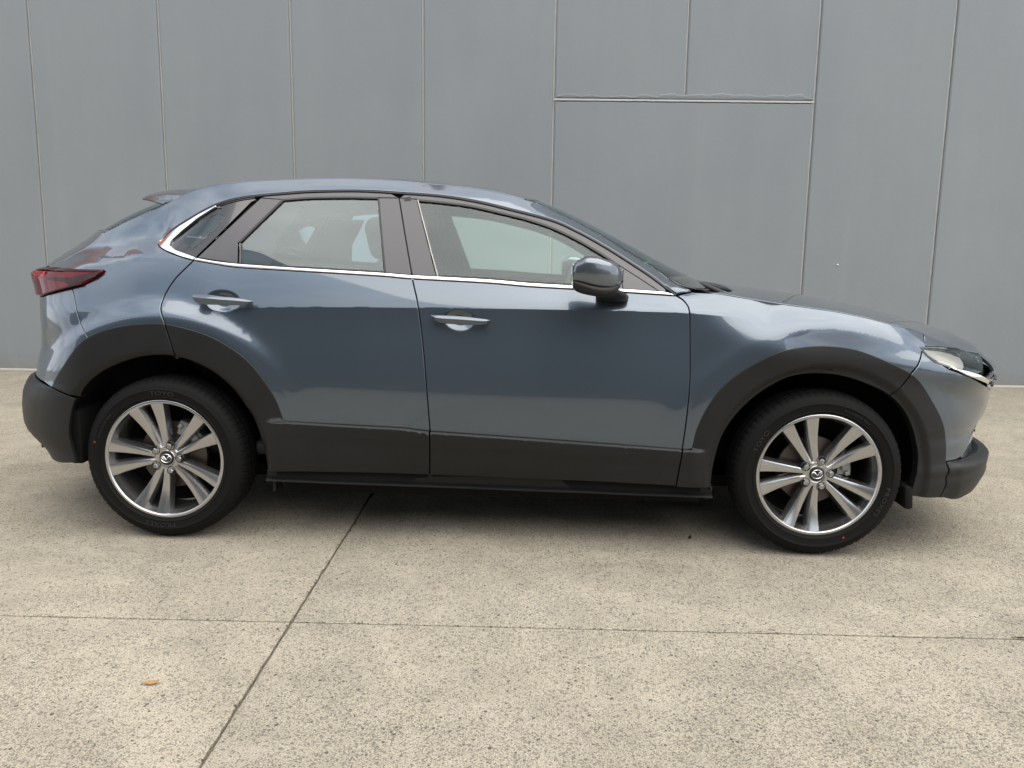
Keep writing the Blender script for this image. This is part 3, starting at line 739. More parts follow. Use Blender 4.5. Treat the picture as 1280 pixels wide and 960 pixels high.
# ---- inner black shell that shows in the gaps
def arch_loop(cx, r, a0, a1, n=30): return [(cx + r * math.cos(math.radians(a)), .34 + r * math.sin(math.radians(a))) for a in np.linspace(a0, a1, n)]
shell_loop = cat([(-.46, .62)], [(-.43, .60)], arch_loop(0., .47, 150, -8), [(.48, .262), (2.18, .232)], arch_loop(2.655, .47, 190, 20), [(3.14, .74), (3.05, .83)],
                 R_(t['hood_shut'][1:9]), [(2.14, 1.04)], [(2.04, 1.035), (1.0, 1.08), (.12, 1.135), (-.01, 1.19), (-.20, 1.15)], [(-.36, 1.09)])
place('inner_shell', panel(shell_loop, off=-.017, gap=0, er=.001, depth=.004, step=.05, bstep=.03), MATTE_BLACK, ROOT)
# ---- painted panels (they run a little way under the cladding)
def under(P):
    P = arr(P).copy()
    for cx in (0., 2.655):
        d = P - arr([cx, .34]); r = np.hypot(d[:, 0], d[:, 1]); k = r < .75; P[k] = arr([cx, .34]) + d[k] * ((r[k] - .010) / r[k])[:, None]
    return P
DROP = arr([0, -.012])
HQ = [t['tail_gap'][2], t['tail_gap'][1], t['tail_gap'][0]]
ex_h = np.arange(-.357, 2.13, .03)
quarter = cat(cut('rail', t['rail'][-1], t['rail'][0]), cut('chrome_low', t['chrome_low'][0], t['chrome_low'][4]), cut('rear_gap', t['rear_gap'][3], t['rear_gap'][10]),
              under(cut('arch_rear_out', t['arch_rear_out'][8], t['arch_rear_out'][4])), R_(t['tail_seam'])[1:], t['taillight'][8], t['taillight'][7], t['taillight'][6], t['taillight'][5], t['taillight'][4], t['taillight'][3],
              HQ, R_(t['hatch'][:4]), E_(np.arange(-.34, 2.12, .03)), [(2.13, 1.0660)], [t['hood_shut'][0]], [(2.09, 1.046)])
QP = place('quarter_panel', panel(quarter, step=.02, rings=ring_w[:1]), PAINT, both)
fender = cat(cut('front_gap', t['front_gap'][0], t['front_gap'][8]), [t['clad_top'][-2]] + DROP, under(cut('arch_front_out', t['arch_front_out'][0], t['arch_front_out'][11])), R_(t['bump_seam'])[1:],
             cut('hood_shut', t['hood_shut'][10], t['hood_shut'][0]))
FE = place('front_fender', panel(fender, step=.018, rows=row_c, rings=ring_w[1:]), PAINT, both)
rear_door = cat(cut('rear_gap', t['rear_gap'][3], t['rear_gap'][10]), under(cut('arch_rear_out', t['arch_rear_out'][8], t['arch_rear_out'][-1])), cut('clad_top', t['clad_top'][0], t['clad_top'][3]) + DROP,
                cut('mid_gap', t['mid_gap'][6], t['mid_gap'][2]), cut('chrome_low', t['chrome_low'][10], t['chrome_low'][4]))
front_door = cat(cut('mid_gap', t['mid_gap'][2], t['mid_gap'][6]), cut('clad_top', t['clad_top'][3], t['clad_top'][7]) + DROP, cut('front_gap', t['front_gap'][8], t['front_gap'][0]), cut('chrome_low', t['chrome_low'][15], t['chrome_low'][10]))
def cup(cx, cz, rx, rz, tilt, dep):
    c, s_ = math.cos(tilt), math.sin(tilt)
    def f(x, z):
        a = ((x - cx) * c + (z - cz) * s_) / rx; b = (-(x - cx) * s_ + (z - cz) * c) / rz
        r = np.sqrt(a * a + b * b); q = np.clip((1 - r) / .62, 0, 1); return -dep * q * q * (3 - 2 * q)
    g = []
    for r in np.arange(.04, 1.16, .08):
        n = max(6, int(70 * r))
        for k in range(n):
            a = 2 * math.pi * k / n; u, v = rx * r * math.cos(a), rz * r * math.sin(a); g.append((cx + u * c - v * s_, cz + u * s_ + v * c))
    return f, g
f1, g1 = cup(.253, .991, .078, .046, -.10, .015)
f2, g2 = cup(1.211, .931, .072, .046, -.10, .015)
RD = place('rear_door', panel(rear_door, off=f1, step=.02, rows=row_c, rings=ring_w[:1], extra=g1), PAINT, both)
FD = place('front_door', panel(front_door, off=f2, step=.02, rows=row_c, rings=ring_w[1:], extra=g2), PAINT, both)
# ---- front bumper: near outline continued round the nose to the centre line
GU = float(x2u(3.535, .62))                 # where the grille begins
hl = t['headlight']
wing = t['wing']
bump = np.concatenate([toU(cat(t['bump_seam'][1:], under(cut('arch_front_out', t['arch_front_out'][11], t['arch_front_out'][16])), [(3.25, .388)])),
                       toU([t['vent'][0], t['vent'][1]]), np.array([[GU, .60], [float(x2u(3.33, .70)), .700]]),
                       toU([wing[6], (3.150, .7700)]), toU(R_(hl[10:])), toU([hl[0], (3.03, .862)])])
FBB = place('front_bumper', panel(bump, is_u=True, step=.022, rings=ring_w[1:]), PAINT, both); FB = FBB[0]
V0, V1 = toU(t['vent'][:2])
def vent_off(x, z):
    u = x2u(x, z); e = V1 - V0; e = e / np.hypot(*e); d = (u - V0[0]) * e[1] - (z - V0[1]) * e[0]
    return .001 - .30 * np.clip(d, 0, .11)
vent = np.concatenate([[V0], np.array([[u, .386] for u in np.linspace(V0[0] + .02, GU, 8)]), np.array([[GU, .46], [GU, .60]]), [V1]])
place('bumper_vent', panel(vent, is_u=True, off=vent_off, gap=.001, step=.018), PAINT, FBB)
brow = np.concatenate([toU(cat(t['bump_seam'][0:2], [(3.02, .8625)], hl[1:5], hl[5])), toU([(3.42, .803), (3.33, .822)]), toU(R_(t['hood_shut'][11:]))])
place('headlight_brow', panel(brow, is_u=True, step=.018, gap=.0015), PAINT, FBB)
lip = np.concatenate([toU(cat([t['front_low_seam'][0]], [(3.21, .388), (3.24, .389)])), np.array([[u, .388] for u in np.linspace(float(x2u(3.30, .388)), UMAX - .003, 30)]),
                      np.array([[u, .207 + .018 * min(1, max(0, (float(x2u(3.34, .21)) - u) / .15))] for u in np.linspace(UMAX - .003, float(x2u(3.23, .225)), 34)]), toU([(3.19, .236), t['front_low_seam'][3]]), toU(R_(t['front_low_seam'])[1:-1])])
place('bumper_lip', panel(lip, is_u=True, off=lambda x, z: .005 - .011 * np.clip((x - 3.19) / .05, 0, 1) * np.clip((z - .377) / .008, 0, 1) + np.clip((x - 3.19) / .07, 0, 1) * .011 * np.clip((.378 - z) / .016, 0, 1) * np.clip((z - .20) / .03, 0, 1), step=.018, depth=.05, rows=[(lambda x: x * 0 + .376, (.010, .006, .002, -.003, -.008, -.014))]), PLASTIC, FB)
gr = np.concatenate([np.array([[GU, .47], [GU, .60], [float(x2u(3.345, .71)), .712]]), np.array([[u, .735] for u in np.linspace(float(x2u(3.42, .735)), UMAX - .003, 16)]), np.array([[u, .395] for u in np.linspace(UMAX - .003, GU, 24)])])
place('grille', panel(gr, is_u=True, off=-.02, gap=0, step=.03), GLOSS_BLACK, FB)
for zz in np.arange(.43, .72, .033):
    us = np.linspace(GU + .02 if zz < .62 else float(x2u(3.47, zz)), UMAX - .003, 24)
    sl_ = np.concatenate([np.stack([us, us * 0 + zz], -1), np.stack([us[::-1], us * 0 + zz + .010], -1)])
    place('grille_bar', panel(sl_, is_u=True, off=-.004, gap=0, er=.002, depth=.012, step=.05, bstep=.03), SATIN_TRIM, FB)
nose = np.concatenate([np.array([[u, .742] for u in np.linspace(float(x2u(3.43, .742)), UMAX - .003, 20)]), np.array([[u, .800] for u in np.linspace(UMAX - .003, float(x2u(3.43, .80)), 20)])])
place('nose_panel', panel(nose, is_u=True, step=.02), PAINT, FB)
wg = np.concatenate([toU(wing[:4]), toU(wing[4:])])
place('chrome_wing', panel(wg, is_u=True, off=.008, gap=0, er=.003, depth=.03, step=.01), CHROME, FBB)
bm = bmesh.new(); bmesh.ops.create_circle(bm, cap_ends=True, radius=.009, segments=14)
# ---- rear bumper
tl = t['taillight']
zb = [.632] * 1
rb = np.concatenate([toU(cat(t['tail_seam'], under(cut('arch_rear_out', t['arch_rear_out'][4], t['arch_rear_out'][0])))), toU([(-.53, .640), (-.60, .645)]), np.array([[u, .650] for u in np.linspace(float(x2u(-.68, .65)), UMIN + .003, 24)]),
                     np.array([[u, .80] for u in np.linspace(UMIN + .003, float(x2u(-.70, .80)), 20)]), toU([(-.668, .90), (-.655, .985)]), toU([tl[11], tl[10], tl[9]])])
RB = place('rear_bumper', panel(rb, is_u=True, step=.02, rings=ring_w[:1]), PAINT, ROOT)
rl = np.concatenate([toU(cat([t['arch_rear_out'][0]], [t['rear_bump_in'][0]], cut('rear_bump_in', t['rear_bump_in'][1], t['rear_bump_in'][-1]))), toU([(-.46, .305)]), np.array([[u, .30] for u in np.linspace(float(x2u(-.54, .30)), UMIN + .003, 26)]),
                     np.array([[u, .646] for u in np.linspace(UMIN + .003, float(x2u(-.66, .646)), 24)]), toU([(-.57, .641), (-.52, .636)])])
place('bumper_lower', panel(rl, is_u=True, off=.006, step=.022, rows=[(lambda x: x * 0 + .634, (-.02, -.01, -.004, .004))]), PLASTIC, RB)
tg = np.concatenate([toU([(-.659, .985), (-.672, .90), (-.704, .806)]), np.array([[u, .806] for u in np.linspace(float(x2u(-.715, .806)), UMIN + .003, 20)]), np.array([[u, 1.092] for u in np.linspace(UMIN + .003, float(x2u(-.70, 1.092)), 20)])])
TG = place('tailgate', panel(tg, is_u=True, step=.03), PAINT, ROOT)
# ---- cladding: proud of the paint with a sloped ledge along the top
def ledge_off(x, z):
    top = np.interp(x, arr(t['clad_top'])[:, 0], arr(t['clad_top'])[:, 1])
    d = top - z
    a = np.clip(d / .016, 0, 1)
    led = .002 + .021 * np.clip(d / .013, 0, 1) - .004 * np.clip((d - .05) / .03, 0, 1) - .012 * np.clip((d - .10) / .12, 0, 1) ** 2
    k = np.clip((x - .42) / .07, 0, 1) * np.clip((2.215 - x) / .07, 0, 1); k = k * k * (3 - 2 * k)
    arch = np.full_like(x, .0)
    for wx in (0., 2.655):
        r = np.hypot(x - wx, z - .34); arch = np.where(r < .72, .006 - .020 * np.clip((.455 - r) / .03, 0, 1) ** 1.5, arch)
    return led * k + arch * (1 - k)
ct_rows = [(lambda x: np.interp(x, arr(t['clad_top'])[:, 0], arr(t['clad_top'])[:, 1]), (-.0045, -.009, -.0145, -.0175, -.022, -.05, -.065, -.08))]
cl_ring = [((0., .34), (.42, .435, .445, .455, .462)), ((2.655, .34), (.42, .435, .445, .455, .462))]
ck = dict(off=ledge_off, step=.018, er=.003, depth=.03)
c1 = cat(cut('arch_rear_out', t['arch_rear_out'][0], t['arch_rear_out'][8]), cut('rear_gap', t['rear_gap'][10], t['rear_gap'][12]), cut('arch_rear_in', t['arch_rear_in'][8], t['arch_rear_in'][0]))
place('arch_cladding', panel(c1, rings=cl_ring[:1], **ck), PLASTIC, QP)
c2 = cat(cut('rear_gap', t['rear_gap'][12], t['rear_gap'][10]), cut('arch_rear_out', t['arch_rear_out'][8], t['arch_rear_out'][-1]), cut('clad_top', t['clad_top'][0], t['clad_top'][3]), cut('mid_gap', t['mid_gap'][6], t['mid_gap'][8]),
         cut('clad_bot', t['clad_bot'][3], t['clad_bot'][0]), cut('arch_rear_in', t['arch_rear_in'][-1], t['arch_rear_in'][8]))
place('door_cladding', panel(c2, rings=cl_ring[:1], rows=ct_rows, **ck), PLASTIC, RD)
c3 = cat(cut('mid_gap', t['mid_gap'][6], t['mid_gap'][8]), cut('clad_bot', t['clad_bot'][3], t['clad_bot'][7]), cut('front_gap', t['front_gap'][10], t['front_gap'][8]), cut('clad_top', t['clad_top'][7], t['clad_top'][3]))
place('door_cladding', panel(c3, rows=ct_rows, **ck), PLASTIC, FD)
c4 = cat(cut('front_gap', t['front_gap'][8], t['front_gap'][10]), [t['clad_bot'][8]], cut('arch_front_in', t['arch_front_in'][0], t['arch_front_in'][11]), R_(t['front_clad_seam']), cut('arch_front_out', t['arch_front_out'][11], t['arch_front_out'][0]))
place('arch_cladding', panel(c4, rings=cl_ring[1:], rows=ct_rows, **ck), PLASTIC, FE)
c5 = cat(cut('arch_front_out', t['arch_front_out'][11], t['arch_front_out'][16]), t['front_low_seam'][1:], cut('arch_front_in', t['arch_front_in'][-1], t['arch_front_in'][11]), [t['front_clad_seam'][1]])
place('arch_cladding', panel(c5, rings=cl_ring[1:], **ck), PLASTIC, FBB)
sx_ = np.linspace(.425, 2.238, 70); cb = sm['clad_bot']; sb = sm['sill_bot']
zt_ = np.interp(sx_, cb[:, 0], cb[:, 1]); zb2_ = np.interp(sx_, [.43, 1.0, 1.6, 2.24], [.2625, .2405, .2335, .2390])
for s in (0, 1):
    sg = -1 if s == 0 else 1
    bm = bmesh.new(); pv = None
    for x, a, b_ in zip(sx_, zt_, zb2_):
        yb_ = float(Yside(x, .30)) - .008
        q = [bm.verts.new((x, sg * yy, zz)) for yy, zz in ((yb_ - .05, a + .012), (yb_ - .012, a + .004), (yb_ - .014, b_ + .011), (yb_ + .004, b_ + .0085), (yb_ + .010, b_ + .004), (yb_ + .008, b_ - .001), (yb_ - .01, b_ - .004), (yb_ - .08, b_ - .004))]
        if pv:
            for k in range(7): bm.faces.new((pv[k], q[k], q[k + 1], pv[k + 1]))
        else: bm.faces.new(q)
        pv = q
    bm.faces.new(pv[::-1]); bmesh.ops.recalc_face_normals(bm, faces=bm.faces)
    bm_obj('sill', bm, PLASTIC, ROOT, smooth_angle=50)
# ---- window surrounds, glass, bright trim
SURR = QP
place('chrome_strip', panel(t['quarter_chrome'], off=.004, gap=.0004, er=.0014, depth=.02, step=.012), CHROME, QP)
place('inner_trim', panel(t['quarter_chrome'], off=-.022, gap=-.004, er=.001, depth=.003, step=.03), INTERIOR, QP)
place('chrome_strip', panel(cat(cut('chrome_low', t['chrome_low'][4], t['chrome_low'][10]), cut('chrome_up', t['chrome_up'][6], t['chrome_up'][0])), off=.004, gap=.0006, er=.003, depth=.02, step=.02), CHROME, RD)
place('chrome_strip', panel(cat(cut('chrome_low', t['chrome_low'][10], t['chrome_low'][15]), cut('chrome_up', t['chrome_up'][12], t['chrome_up'][6])), off=.004, gap=.0006, er=.003, depth=.02, step=.02), CHROME, FD)
rl_ = sm['rail']
def off_curve(P, d):
    """a copy of an open curve shifted sideways (down/inward) by d metres"""
    a = np.gradient(P, axis=0); a /= np.linalg.norm(a, axis=1)[:, None]; return P + np.stack([a[:, 1], -a[:, 0]], -1) * d
seal_in = off_curve(rl_, .0075)
seal = cat(rl_, seal_in[::-1])
place('weatherstrip', panel(seal, off=.001, gap=.0003, er=.002, depth=.02, step=.02), RUBBER_SEAL, both)
# matte door-frame bands under the weatherstrip
fl = sm['frame_low']
def between(P, xa, xb): return P[(P[:, 0] >= xa) & (P[:, 0] <= xb)]
gtop_r = arr(t['glass_rear'][:4])
xq = t['rear_gap'][0][0]
band_r = cat(between(seal_in, xq + .004, t['mid_gap'][0][0] - .004), [t['b_app_rear'][1]], [t['b_app_rear'][0]], R_(t['glass_rear'][:4]), [t['c_app'][0]])
place('door_frame', panel(band_r, off=-.003, gap=.0008, er=.002, depth=.02, step=.02), SATIN_TRIM, RD)
gft = sm['glass_front_top']
band_f = cat(between(seal_in, t['mid_gap'][0][0] + .004, 2.05), [(2.036, 1.053)], [t['sail'][2], t['sail'][1], t['sail'][0]], gft[::-1], [t['b_app_front'][1]], [t['b_app_front'][0]])
place('door_frame', panel(band_f, off=-.003, gap=.0008, er=.002, depth=.02, step=.02), SATIN_TRIM, FD)
qt = smooth_open(t['qglass_top'], 4)
band_q = cat(between(seal_in, .165, xq - .004), qt[::-1], [(.183, 1.3705)])
place('window_frame', panel(band_q, off=-.003, gap=.0008, er=.002, depth=.02, step=.02), SATIN_TRIM, QP)
qg = cat(qt, [(t['rear_gap'][0][0] - .008, 1.4085)], cut('rear_gap', t['rear_gap'][0], t['rear_gap'][3])[2:-1] + arr([-.006, .006]), [t['chrome_up'][0]], R_(t['quarter_chrome'][10:17]))
def closed_smooth(P, n=5):
    P = arr(P); Q = np.concatenate([P[-1:], P, P[:2]]); return smooth_open(Q, n)[n:-n - 1] if False else np.concatenate([smooth_open(Q, n)[n:n * (len(P) + 1)]])
qc = closed_smooth(t['qglass_clear'])
place('window_border', panel(qg, off=-.007, gap=.0012, er=.001, depth=.006, step=.02, holes=[qc]), GLOSS_BLACK, QP)
place('quarter_window', panel(qc, off=-.007, gap=0, er=.0008, depth=.003, step=.03), GLASS_REAR, QP)
place('pillar_trim', panel(t['c_app'], off=-.003, gap=.0012, er=.002, depth=.02, step=.03), PILLAR, RD)
place('pillar_trim', panel(t['b_app_rear'], off=-.003, gap=.0012, er=.002, depth=.02, step=.03), PILLAR, RD)
place('pillar_trim', panel(t['b_app_front'], off=-.003, gap=.0012, er=.002, depth=.02, step=.03), PILLAR, FD)
gr_ = cat(gtop_r, t['glass_rear'][4:], cut('chrome_up', t['chrome_up'][5], (.3028, 1.1401)), [t['c_app'][2]])
place('window_glass', panel(gr_, off=-.009, gap=0, er=.001, depth=.003, step=.05), GLASS_REAR, RD)
gf_ = cat(gft, [t['sail'][3]], cut('chrome_up', t['chrome_up'][10], t['chrome_up'][6])[:-2], [t['b_app_front'][2]])
place('window_glass', panel(gf_, off=-.009, gap=0, er=.001, depth=.003, step=.05), GLASS, FD)
sail_l = cat(t['sail'])
place('mirror_sail', panel(sail_l, off=-.003, gap=.001, er=.002, depth=.02, step=.03), SATIN_TRIM, FD)
place('pillar_lining', panel([(.31, 1.40), (.52, 1.405), (.425, 1.26), (.405, 1.14), (.16, 1.15), (.14, 1.17)], off=-.055, gap=0, er=.004, depth=.01, step=.05), INTERIOR, RD)
def backing(k, a, b, par):
    P = cut(k, t[k][a], t[k][b]); w_ = arr([.022, .006]); place('door_seal', panel(cat(P - w_, (P + w_)[::-1]), off=-.024, gap=0, er=.001, depth=.003, step=.05), RUBBER_SEAL, par)
backing('rear_gap', 0, 4, QP); backing('mid_gap', 0, 3, RD)
# bright channel edge on the front glass and the black lower glass seals
def strip(a, b, w_, off, m, par, name, sides=(0, 1)):
    a, b = arr(a), arr(b); d = (b - a) / np.linalg.norm(b - a); n = arr([-d[1], d[0]]) * w_ / 2
    place(name, panel([a - n, b - n, b + n, a + n], off=off, gap=0, er=.001, depth=.012, step=.05), m, par, sides)
strip((1.0112, 1.4135), (1.1178, 1.1015), .0050, .000, CHANNEL, FD, 'glass_channel', (0,))
strip((.2965, 1.222), (.3055, 1.142), .0055, .000, SATIN_TRIM, RD, 'glass_channel', (0,))
strip((.4465, 1.4075), (.291, 1.2265), .009, -.001, RUBBER_SEAL, RD, 'glass_seal')
strip((.8455, 1.418), (.9025, 1.1155), .008, -.001, RUBBER_SEAL, RD, 'glass_seal')
def glass_seal(k0, k1, par):
    P = cut('chrome_up', t['chrome_up'][k0], t['chrome_up'][k1]); place('glass_seal', panel(cat(P + arr([0, .001]), P[::-1] + arr([0, .009])), off=-.004, gap=0, er=.001, depth=.01, step=.05), RUBBER_SEAL, par)
glass_seal(2, 5, RD); glass_seal(6, 10, FD)
gt2 = off_curve(gft, -.001); place('glass_seal', panel(cat(off_curve(gft, -.002), off_curve(gft, .0065)[::-1]), off=-.0015, gap=0, er=.001, depth=.01, step=.05), RUBBER_SEAL, FD)
gq = smooth_open(t['glass_rear'][:4], 5); place('glass_seal', panel(cat(off_curve(gq, -.002), off_curve(gq, .006)[::-1]), off=-.0015, gap=0, er=.001, depth=.01, step=.05), RUBBER_SEAL, RD)
# ---- lamps
HLb = place('headlight', panel(hl, off=-.022, gap=.0015, er=.002, depth=.05, step=.015), GLOSS_BLACK, both)
dv = t['headlight_div']
refl = cat(hl[:3], dv[0], dv[3], R_(hl[11:])[0:] if False else hl[10:])
place('reflector', panel(refl, off=lambda x, z: -.012 - .010 * np.clip((x - 3.05) / .25, 0, 1), gap=.006, er=.004, depth=.01, step=.012), REFLECTOR, HLb)
place('lens', panel(hl, off=.001, gap=.0022, er=.002, depth=.02, step=.015), LAMP_GLASS, HLb)
HL_edge = smooth_open(hl[10:], 4)
place('lamp_trim', panel(cat(HL_edge, off_curve(HL_edge, .007)[::-1]), off=.002, gap=0, er=.001, depth=.02, step=.02), GLOSS_BLACK, HLb)
tail_u = np.concatenate([toU(tl[3:11]), toU([tl[11], (-.60, .990)]), np.array([[u, .985] for u in np.linspace(float(x2u(-.68, .985)), float(x2u(-.725, .985)) - .18, 8)]),
                         np.array([[u, 1.088] for u in np.linspace(float(x2u(-.725, 1.085)) - .22, float(x2u(-.69, 1.088)), 8)]), toU([(-.60, 1.098), (-.5, 1.1035)])])
TL = place('taillight', panel(tail_u, is_u=True, off=.014, gap=.001, er=.006, depth=.04, step=.015), LENS_RED, both)
def tstrip(loop, m, name, off, par=None): place(name, panel(loop, off=off, gap=0, er=.0012, depth=.006, step=.02), m, TL)
tstrip([(-.27, 1.0975), (-.40, 1.1005), (-.52, 1.0995), (-.61, 1.095), (-.62, 1.0865), (-.52, 1.0905), (-.40, 1.0925), (-.30, 1.0905)], LENS_DARK, 'lamp_cap', .0165)
tstrip([(-.26, 1.0945), (-.30, 1.0885), (-.40, 1.0685), (-.52, 1.070), (-.52, 1.058), (-.42, 1.052), (-.39, 1.036), (-.33, 1.052), (-.285, 1.072)], LENS_DARK, 'smoked_inlay', .0150)
tstrip([(-.53, 1.087), (-.61, 1.083), (-.64, 1.055), (-.58, 1.060), (-.565, 1.066), (-.53, 1.067)], LENS_PINK, 'light_bar', .0152)
tstrip([(-.335, 1.0425), (-.40, 1.0275), (-.47, 1.0115), (-.53, .9985), (-.535, 1.0045), (-.47, 1.0175), (-.40, 1.0335), (-.34, 1.049)], LENS_DARK, 'lamp_edge', .0150)
# ---- patches that run across the car
def resamp3(P, ns):
    P = np.array(P, float); d = np.r_[0, np.cumsum(np.linalg.norm(np.diff(P, axis=0), axis=1))]; d /= d[-1]; s_ = np.linspace(0, 1, ns)
    return np.stack([spl(d, P[:, i])(s_) for i in range(3)], -1)
def cross(edge, cen, k=2.2, ns=60, nt=41, s0=None):
    E3 = resamp3(edge, ns); C3 = resamp3(cen, ns); tt = np.linspace(-1, 1, nt)
    a = np.abs(tt)[None, :, None] ** k
    P = C3[:, None, :] * (1 - a) + E3[:, None, :] * a
    P[..., 1] = E3[:, None, 1] * tt[None, :]
    if s0 is not None:
        sN = np.linspace(0, 1, ns); Q = P.copy()
        for j in range(nt):
            b = s0(abs(tt[j])); s_ = b + (1 - b) * sN
            for c in range(3): Q[:, j, c] = np.interp(s_, sN, P[:, j, c])
        P = Q
    return P
def grid_mesh(P, thick=.012, up=True):
    ns, nt_ = P.shape[:2]; V = P.reshape(-1, 3); idx = np.arange(ns * nt_).reshape(ns, nt_)
    F = [(idx[i, j], idx[i + 1, j], idx[i + 1, j + 1], idx[i, j + 1]) for i in range(ns - 1) for j in range(nt_ - 1)]
    gu = np.gradient(P, axis=0); gv = np.gradient(P, axis=1); n = np.cross(gu, gv); n /= np.maximum(np.linalg.norm(n, axis=2), 1e-9)[..., None]
    n = n.reshape(-1, 3); flip = n[:, 2].mean() < 0
    if flip: n = -n
    rim = list(idx[0, :]) + list(idx[1:, -1]) + list(idx[-1, -2::-1]) + list(idx[-2:0:-1, 0])
    o = len(V); R1 = V[rim] - n[rim] * .0015; R2 = V[rim] - n[rim] * thick
    cen = V.mean(0); out = V[rim] - cen; out -= (out * n[rim]).sum(1)[:, None] * n[rim]; out /= np.linalg.norm(out, axis=1)[:, None]
    R1 = R1 + out * .0015; R2 = R2 + out * .0015
    m_ = len(rim); nn = out * .8 + n[rim] * .6
    V = np.concatenate([V, R1, R1, R2]); Nn = np.concatenate([n, nn, out, out])
    for i in range(m_):
        j = (i + 1) % m_
        F += [(rim[j], rim[i], o + i, o + j)[::-1], (o + m_ + j, o + m_ + i, o + 2 * m_ + i, o + 2 * m_ + j)[::-1]]
    if flip: F = [f[::-1] for f in F]
    return V, F, Nn
def EE(xs, dy=-.003, dz=-.001): return [(x, -(float(EY(x)) + dy), float(EZ(x)) + dz) for x in xs]
def sidept(L_): return [(x, -float(Yside(x, z)), z) for x, z in L_]
def patch_obj(name, P, m, par, thick=.012):
    v, f, n = grid_mesh(P, thick); return link(name, mesh_from(v, f, None), m, par)
ROOF = patch_obj('roof', cross(EE([-.03, .03, .126, .232, .439, .691, .853, 1.06, 1.244, 1.374, 1.455]),
    [(-.05, 0, 1.458), (.03, 0, 1.482), (.126, 0, 1.506), (.232, 0, 1.520), (.439, 0, 1.534), (.691, 0, 1.538), (.853, 0, 1.537), (1.06, 0, 1.525), (1.244, 0, 1.502), (1.40, 0, 1.470), (1.50, 0, 1.449)], ns=70), PAINT, ROOT)
WS = patch_obj('windshield', cross(EE([1.463, 1.576, 1.682, 1.79, 1.893, 1.995, 2.10, 2.165]),
    [(1.508, 0, 1.446), (1.62, 0, 1.405), (1.75, 0, 1.345), (1.88, 0, 1.28), (2.01, 0, 1.213), (2.13, 0, 1.152), (2.27, 0, 1.085), (2.32, 0, 1.055)], ns=50), GLASS, ROOT, .005)
PB = cross(EE([2.06, 2.10, 2.165], -.003, .003), [(2.215, 0, 1.115), (2.27, 0, 1.088), (2.32, 0, 1.058)], ns=6)
patch_obj('frit_band', PB, GLOSS_BLACK, WS, .003)
PT = cross(EE([1.461, 1.478], -.004, .002), [(1.506, 0, 1.449), (1.53, 0, 1.440)], ns=4)
patch_obj('frit_band', PT, GLOSS_BLACK, WS, .003)
hs = sidept(t['hood_shut'][1:]) + sidept([hl[4], hl[5]])
hy = np.array([p[1] for p in hs])
for _ in range(2): hy[1:-1] = .25 * hy[:-2] + .5 * hy[1:-1] + .25 * hy[2:]
hs = [(p[0], y_ + .004, p[2]) for p, y_ in zip(hs, hy)]
hc = [(2.255, 0, 1.080), (2.5, 0, 1.058), (2.7, 0, 1.034), (2.9, 0, 1.002), (3.1, 0, .963), (3.3, 0, .913), (3.45, 0, .870), (3.56, 0, .820)]
def hood_back(a):
    return .072 * max(0., 1 - ((1 - a) / .16)) ** 0 * (1 - max(0., (a - .80) / .20) ** 2.2) if a > .0 else .072
HP = cross(hs, hc, k=2.3, ns=70, nt=81, s0=lambda a: .085 * (1 - max(0., (a - .74) / .26) ** 2.0))
HOOD = patch_obj('hood', HP, PAINT, ROOT, .03)
# cowl tray under the rear edge of the hood
CP = cross([(2.10, -.74, 1.030), (2.25, -.745, 1.022), (2.45, -.745, .99)], [(2.20, 0, 1.045), (2.40, 0, 1.025), (2.58, 0, 1.0)], k=2.3, ns=10)
COWL = patch_obj('cowl', CP, MATTE_BLACK, ROOT, .02)
for y0, y1 in ((-.60, -.05), (.02, .55)):
    bm = bmesh.new(); add_tube(bm, [(2.34, y0, 1.030), (2.30, y0 + .02, 1.046), (2.26, (y0 + y1) / 2, 1.076), (2.25, y1, 1.092)], [.012, .010, .007, .005], 8)
    add_box(bm, (2.35, y0, 1.022), (.05, .045, .03), bev=.008); bm_obj('wiper', bm, SATIN_TRIM, ROOT)
# rear glass, tailgate skin above the lamps, spoiler
RGe = EE([-.352, -.30, -.23, -.16, -.10, -.06]); RGc = [(-.56, 0, 1.285), (-.47, 0, 1.340), (-.38, 0, 1.385), (-.29, 0, 1.420), (-.2, 0, 1.445), (-.15, 0, 1.455)]
patch_obj('rear_window', cross(RGe[::-1], RGc[::-1], k=2.0, ns=30), GLASS_REAR, TG, .004)
hatch = sidept(t['hatch'][:4] + t['tail_gap']) + [(-.69, -.52, 1.104)]
hatch = [(x, y + .003, z) for x, y, z in hatch]
TGc = [(-.56, 0, 1.284), (-.59, 0, 1.265), (-.65, 0, 1.225), (-.70, 0, 1.195), (-.75, 0, 1.165), (-.80, 0, 1.135), (-.835, 0, 1.098)]
patch_obj('upper_skin', cross(hatch, TGc, k=2.6, ns=30), PAINT, TG, .014)
SPt = [(.026, 1.4515), (-.03, 1.4495), (-.097, 1.4455), (-.16, 1.4375), (-.2035, 1.4300), (-.2115, 1.4240), (-.207, 1.4165), (-.1944, 1.4075), (-.15, 1.4000), (-.1117, 1.3900), (-.075, 1.3995), (-.0388, 1.4150), (0., 1.4290)]
bm = bmesh.new(); secs = []
for k in range(25):
    a = -1 + 2 * k / 24; y = .535 * a; e = 1 - abs(a) ** 2.2; tap = 1 - .0 * abs(a)
    secs.append([bm.verts.new((x - .05 * e * min(1, max(0, (.03 - x) / .12)), y * (1 - .075 * min(1, max(0, (z - 1.405) / .045)) * (abs(a) > .98)) + (.010 * np.sign(a) if abs(a) > .98 and z < 1.42 else 0), z + .030 * e - .040 * min(1, max(0, (z - 1.400) / .050)) * max(0, (abs(a) - .70) / .30) ** 1.2)) for x, z in SPt])
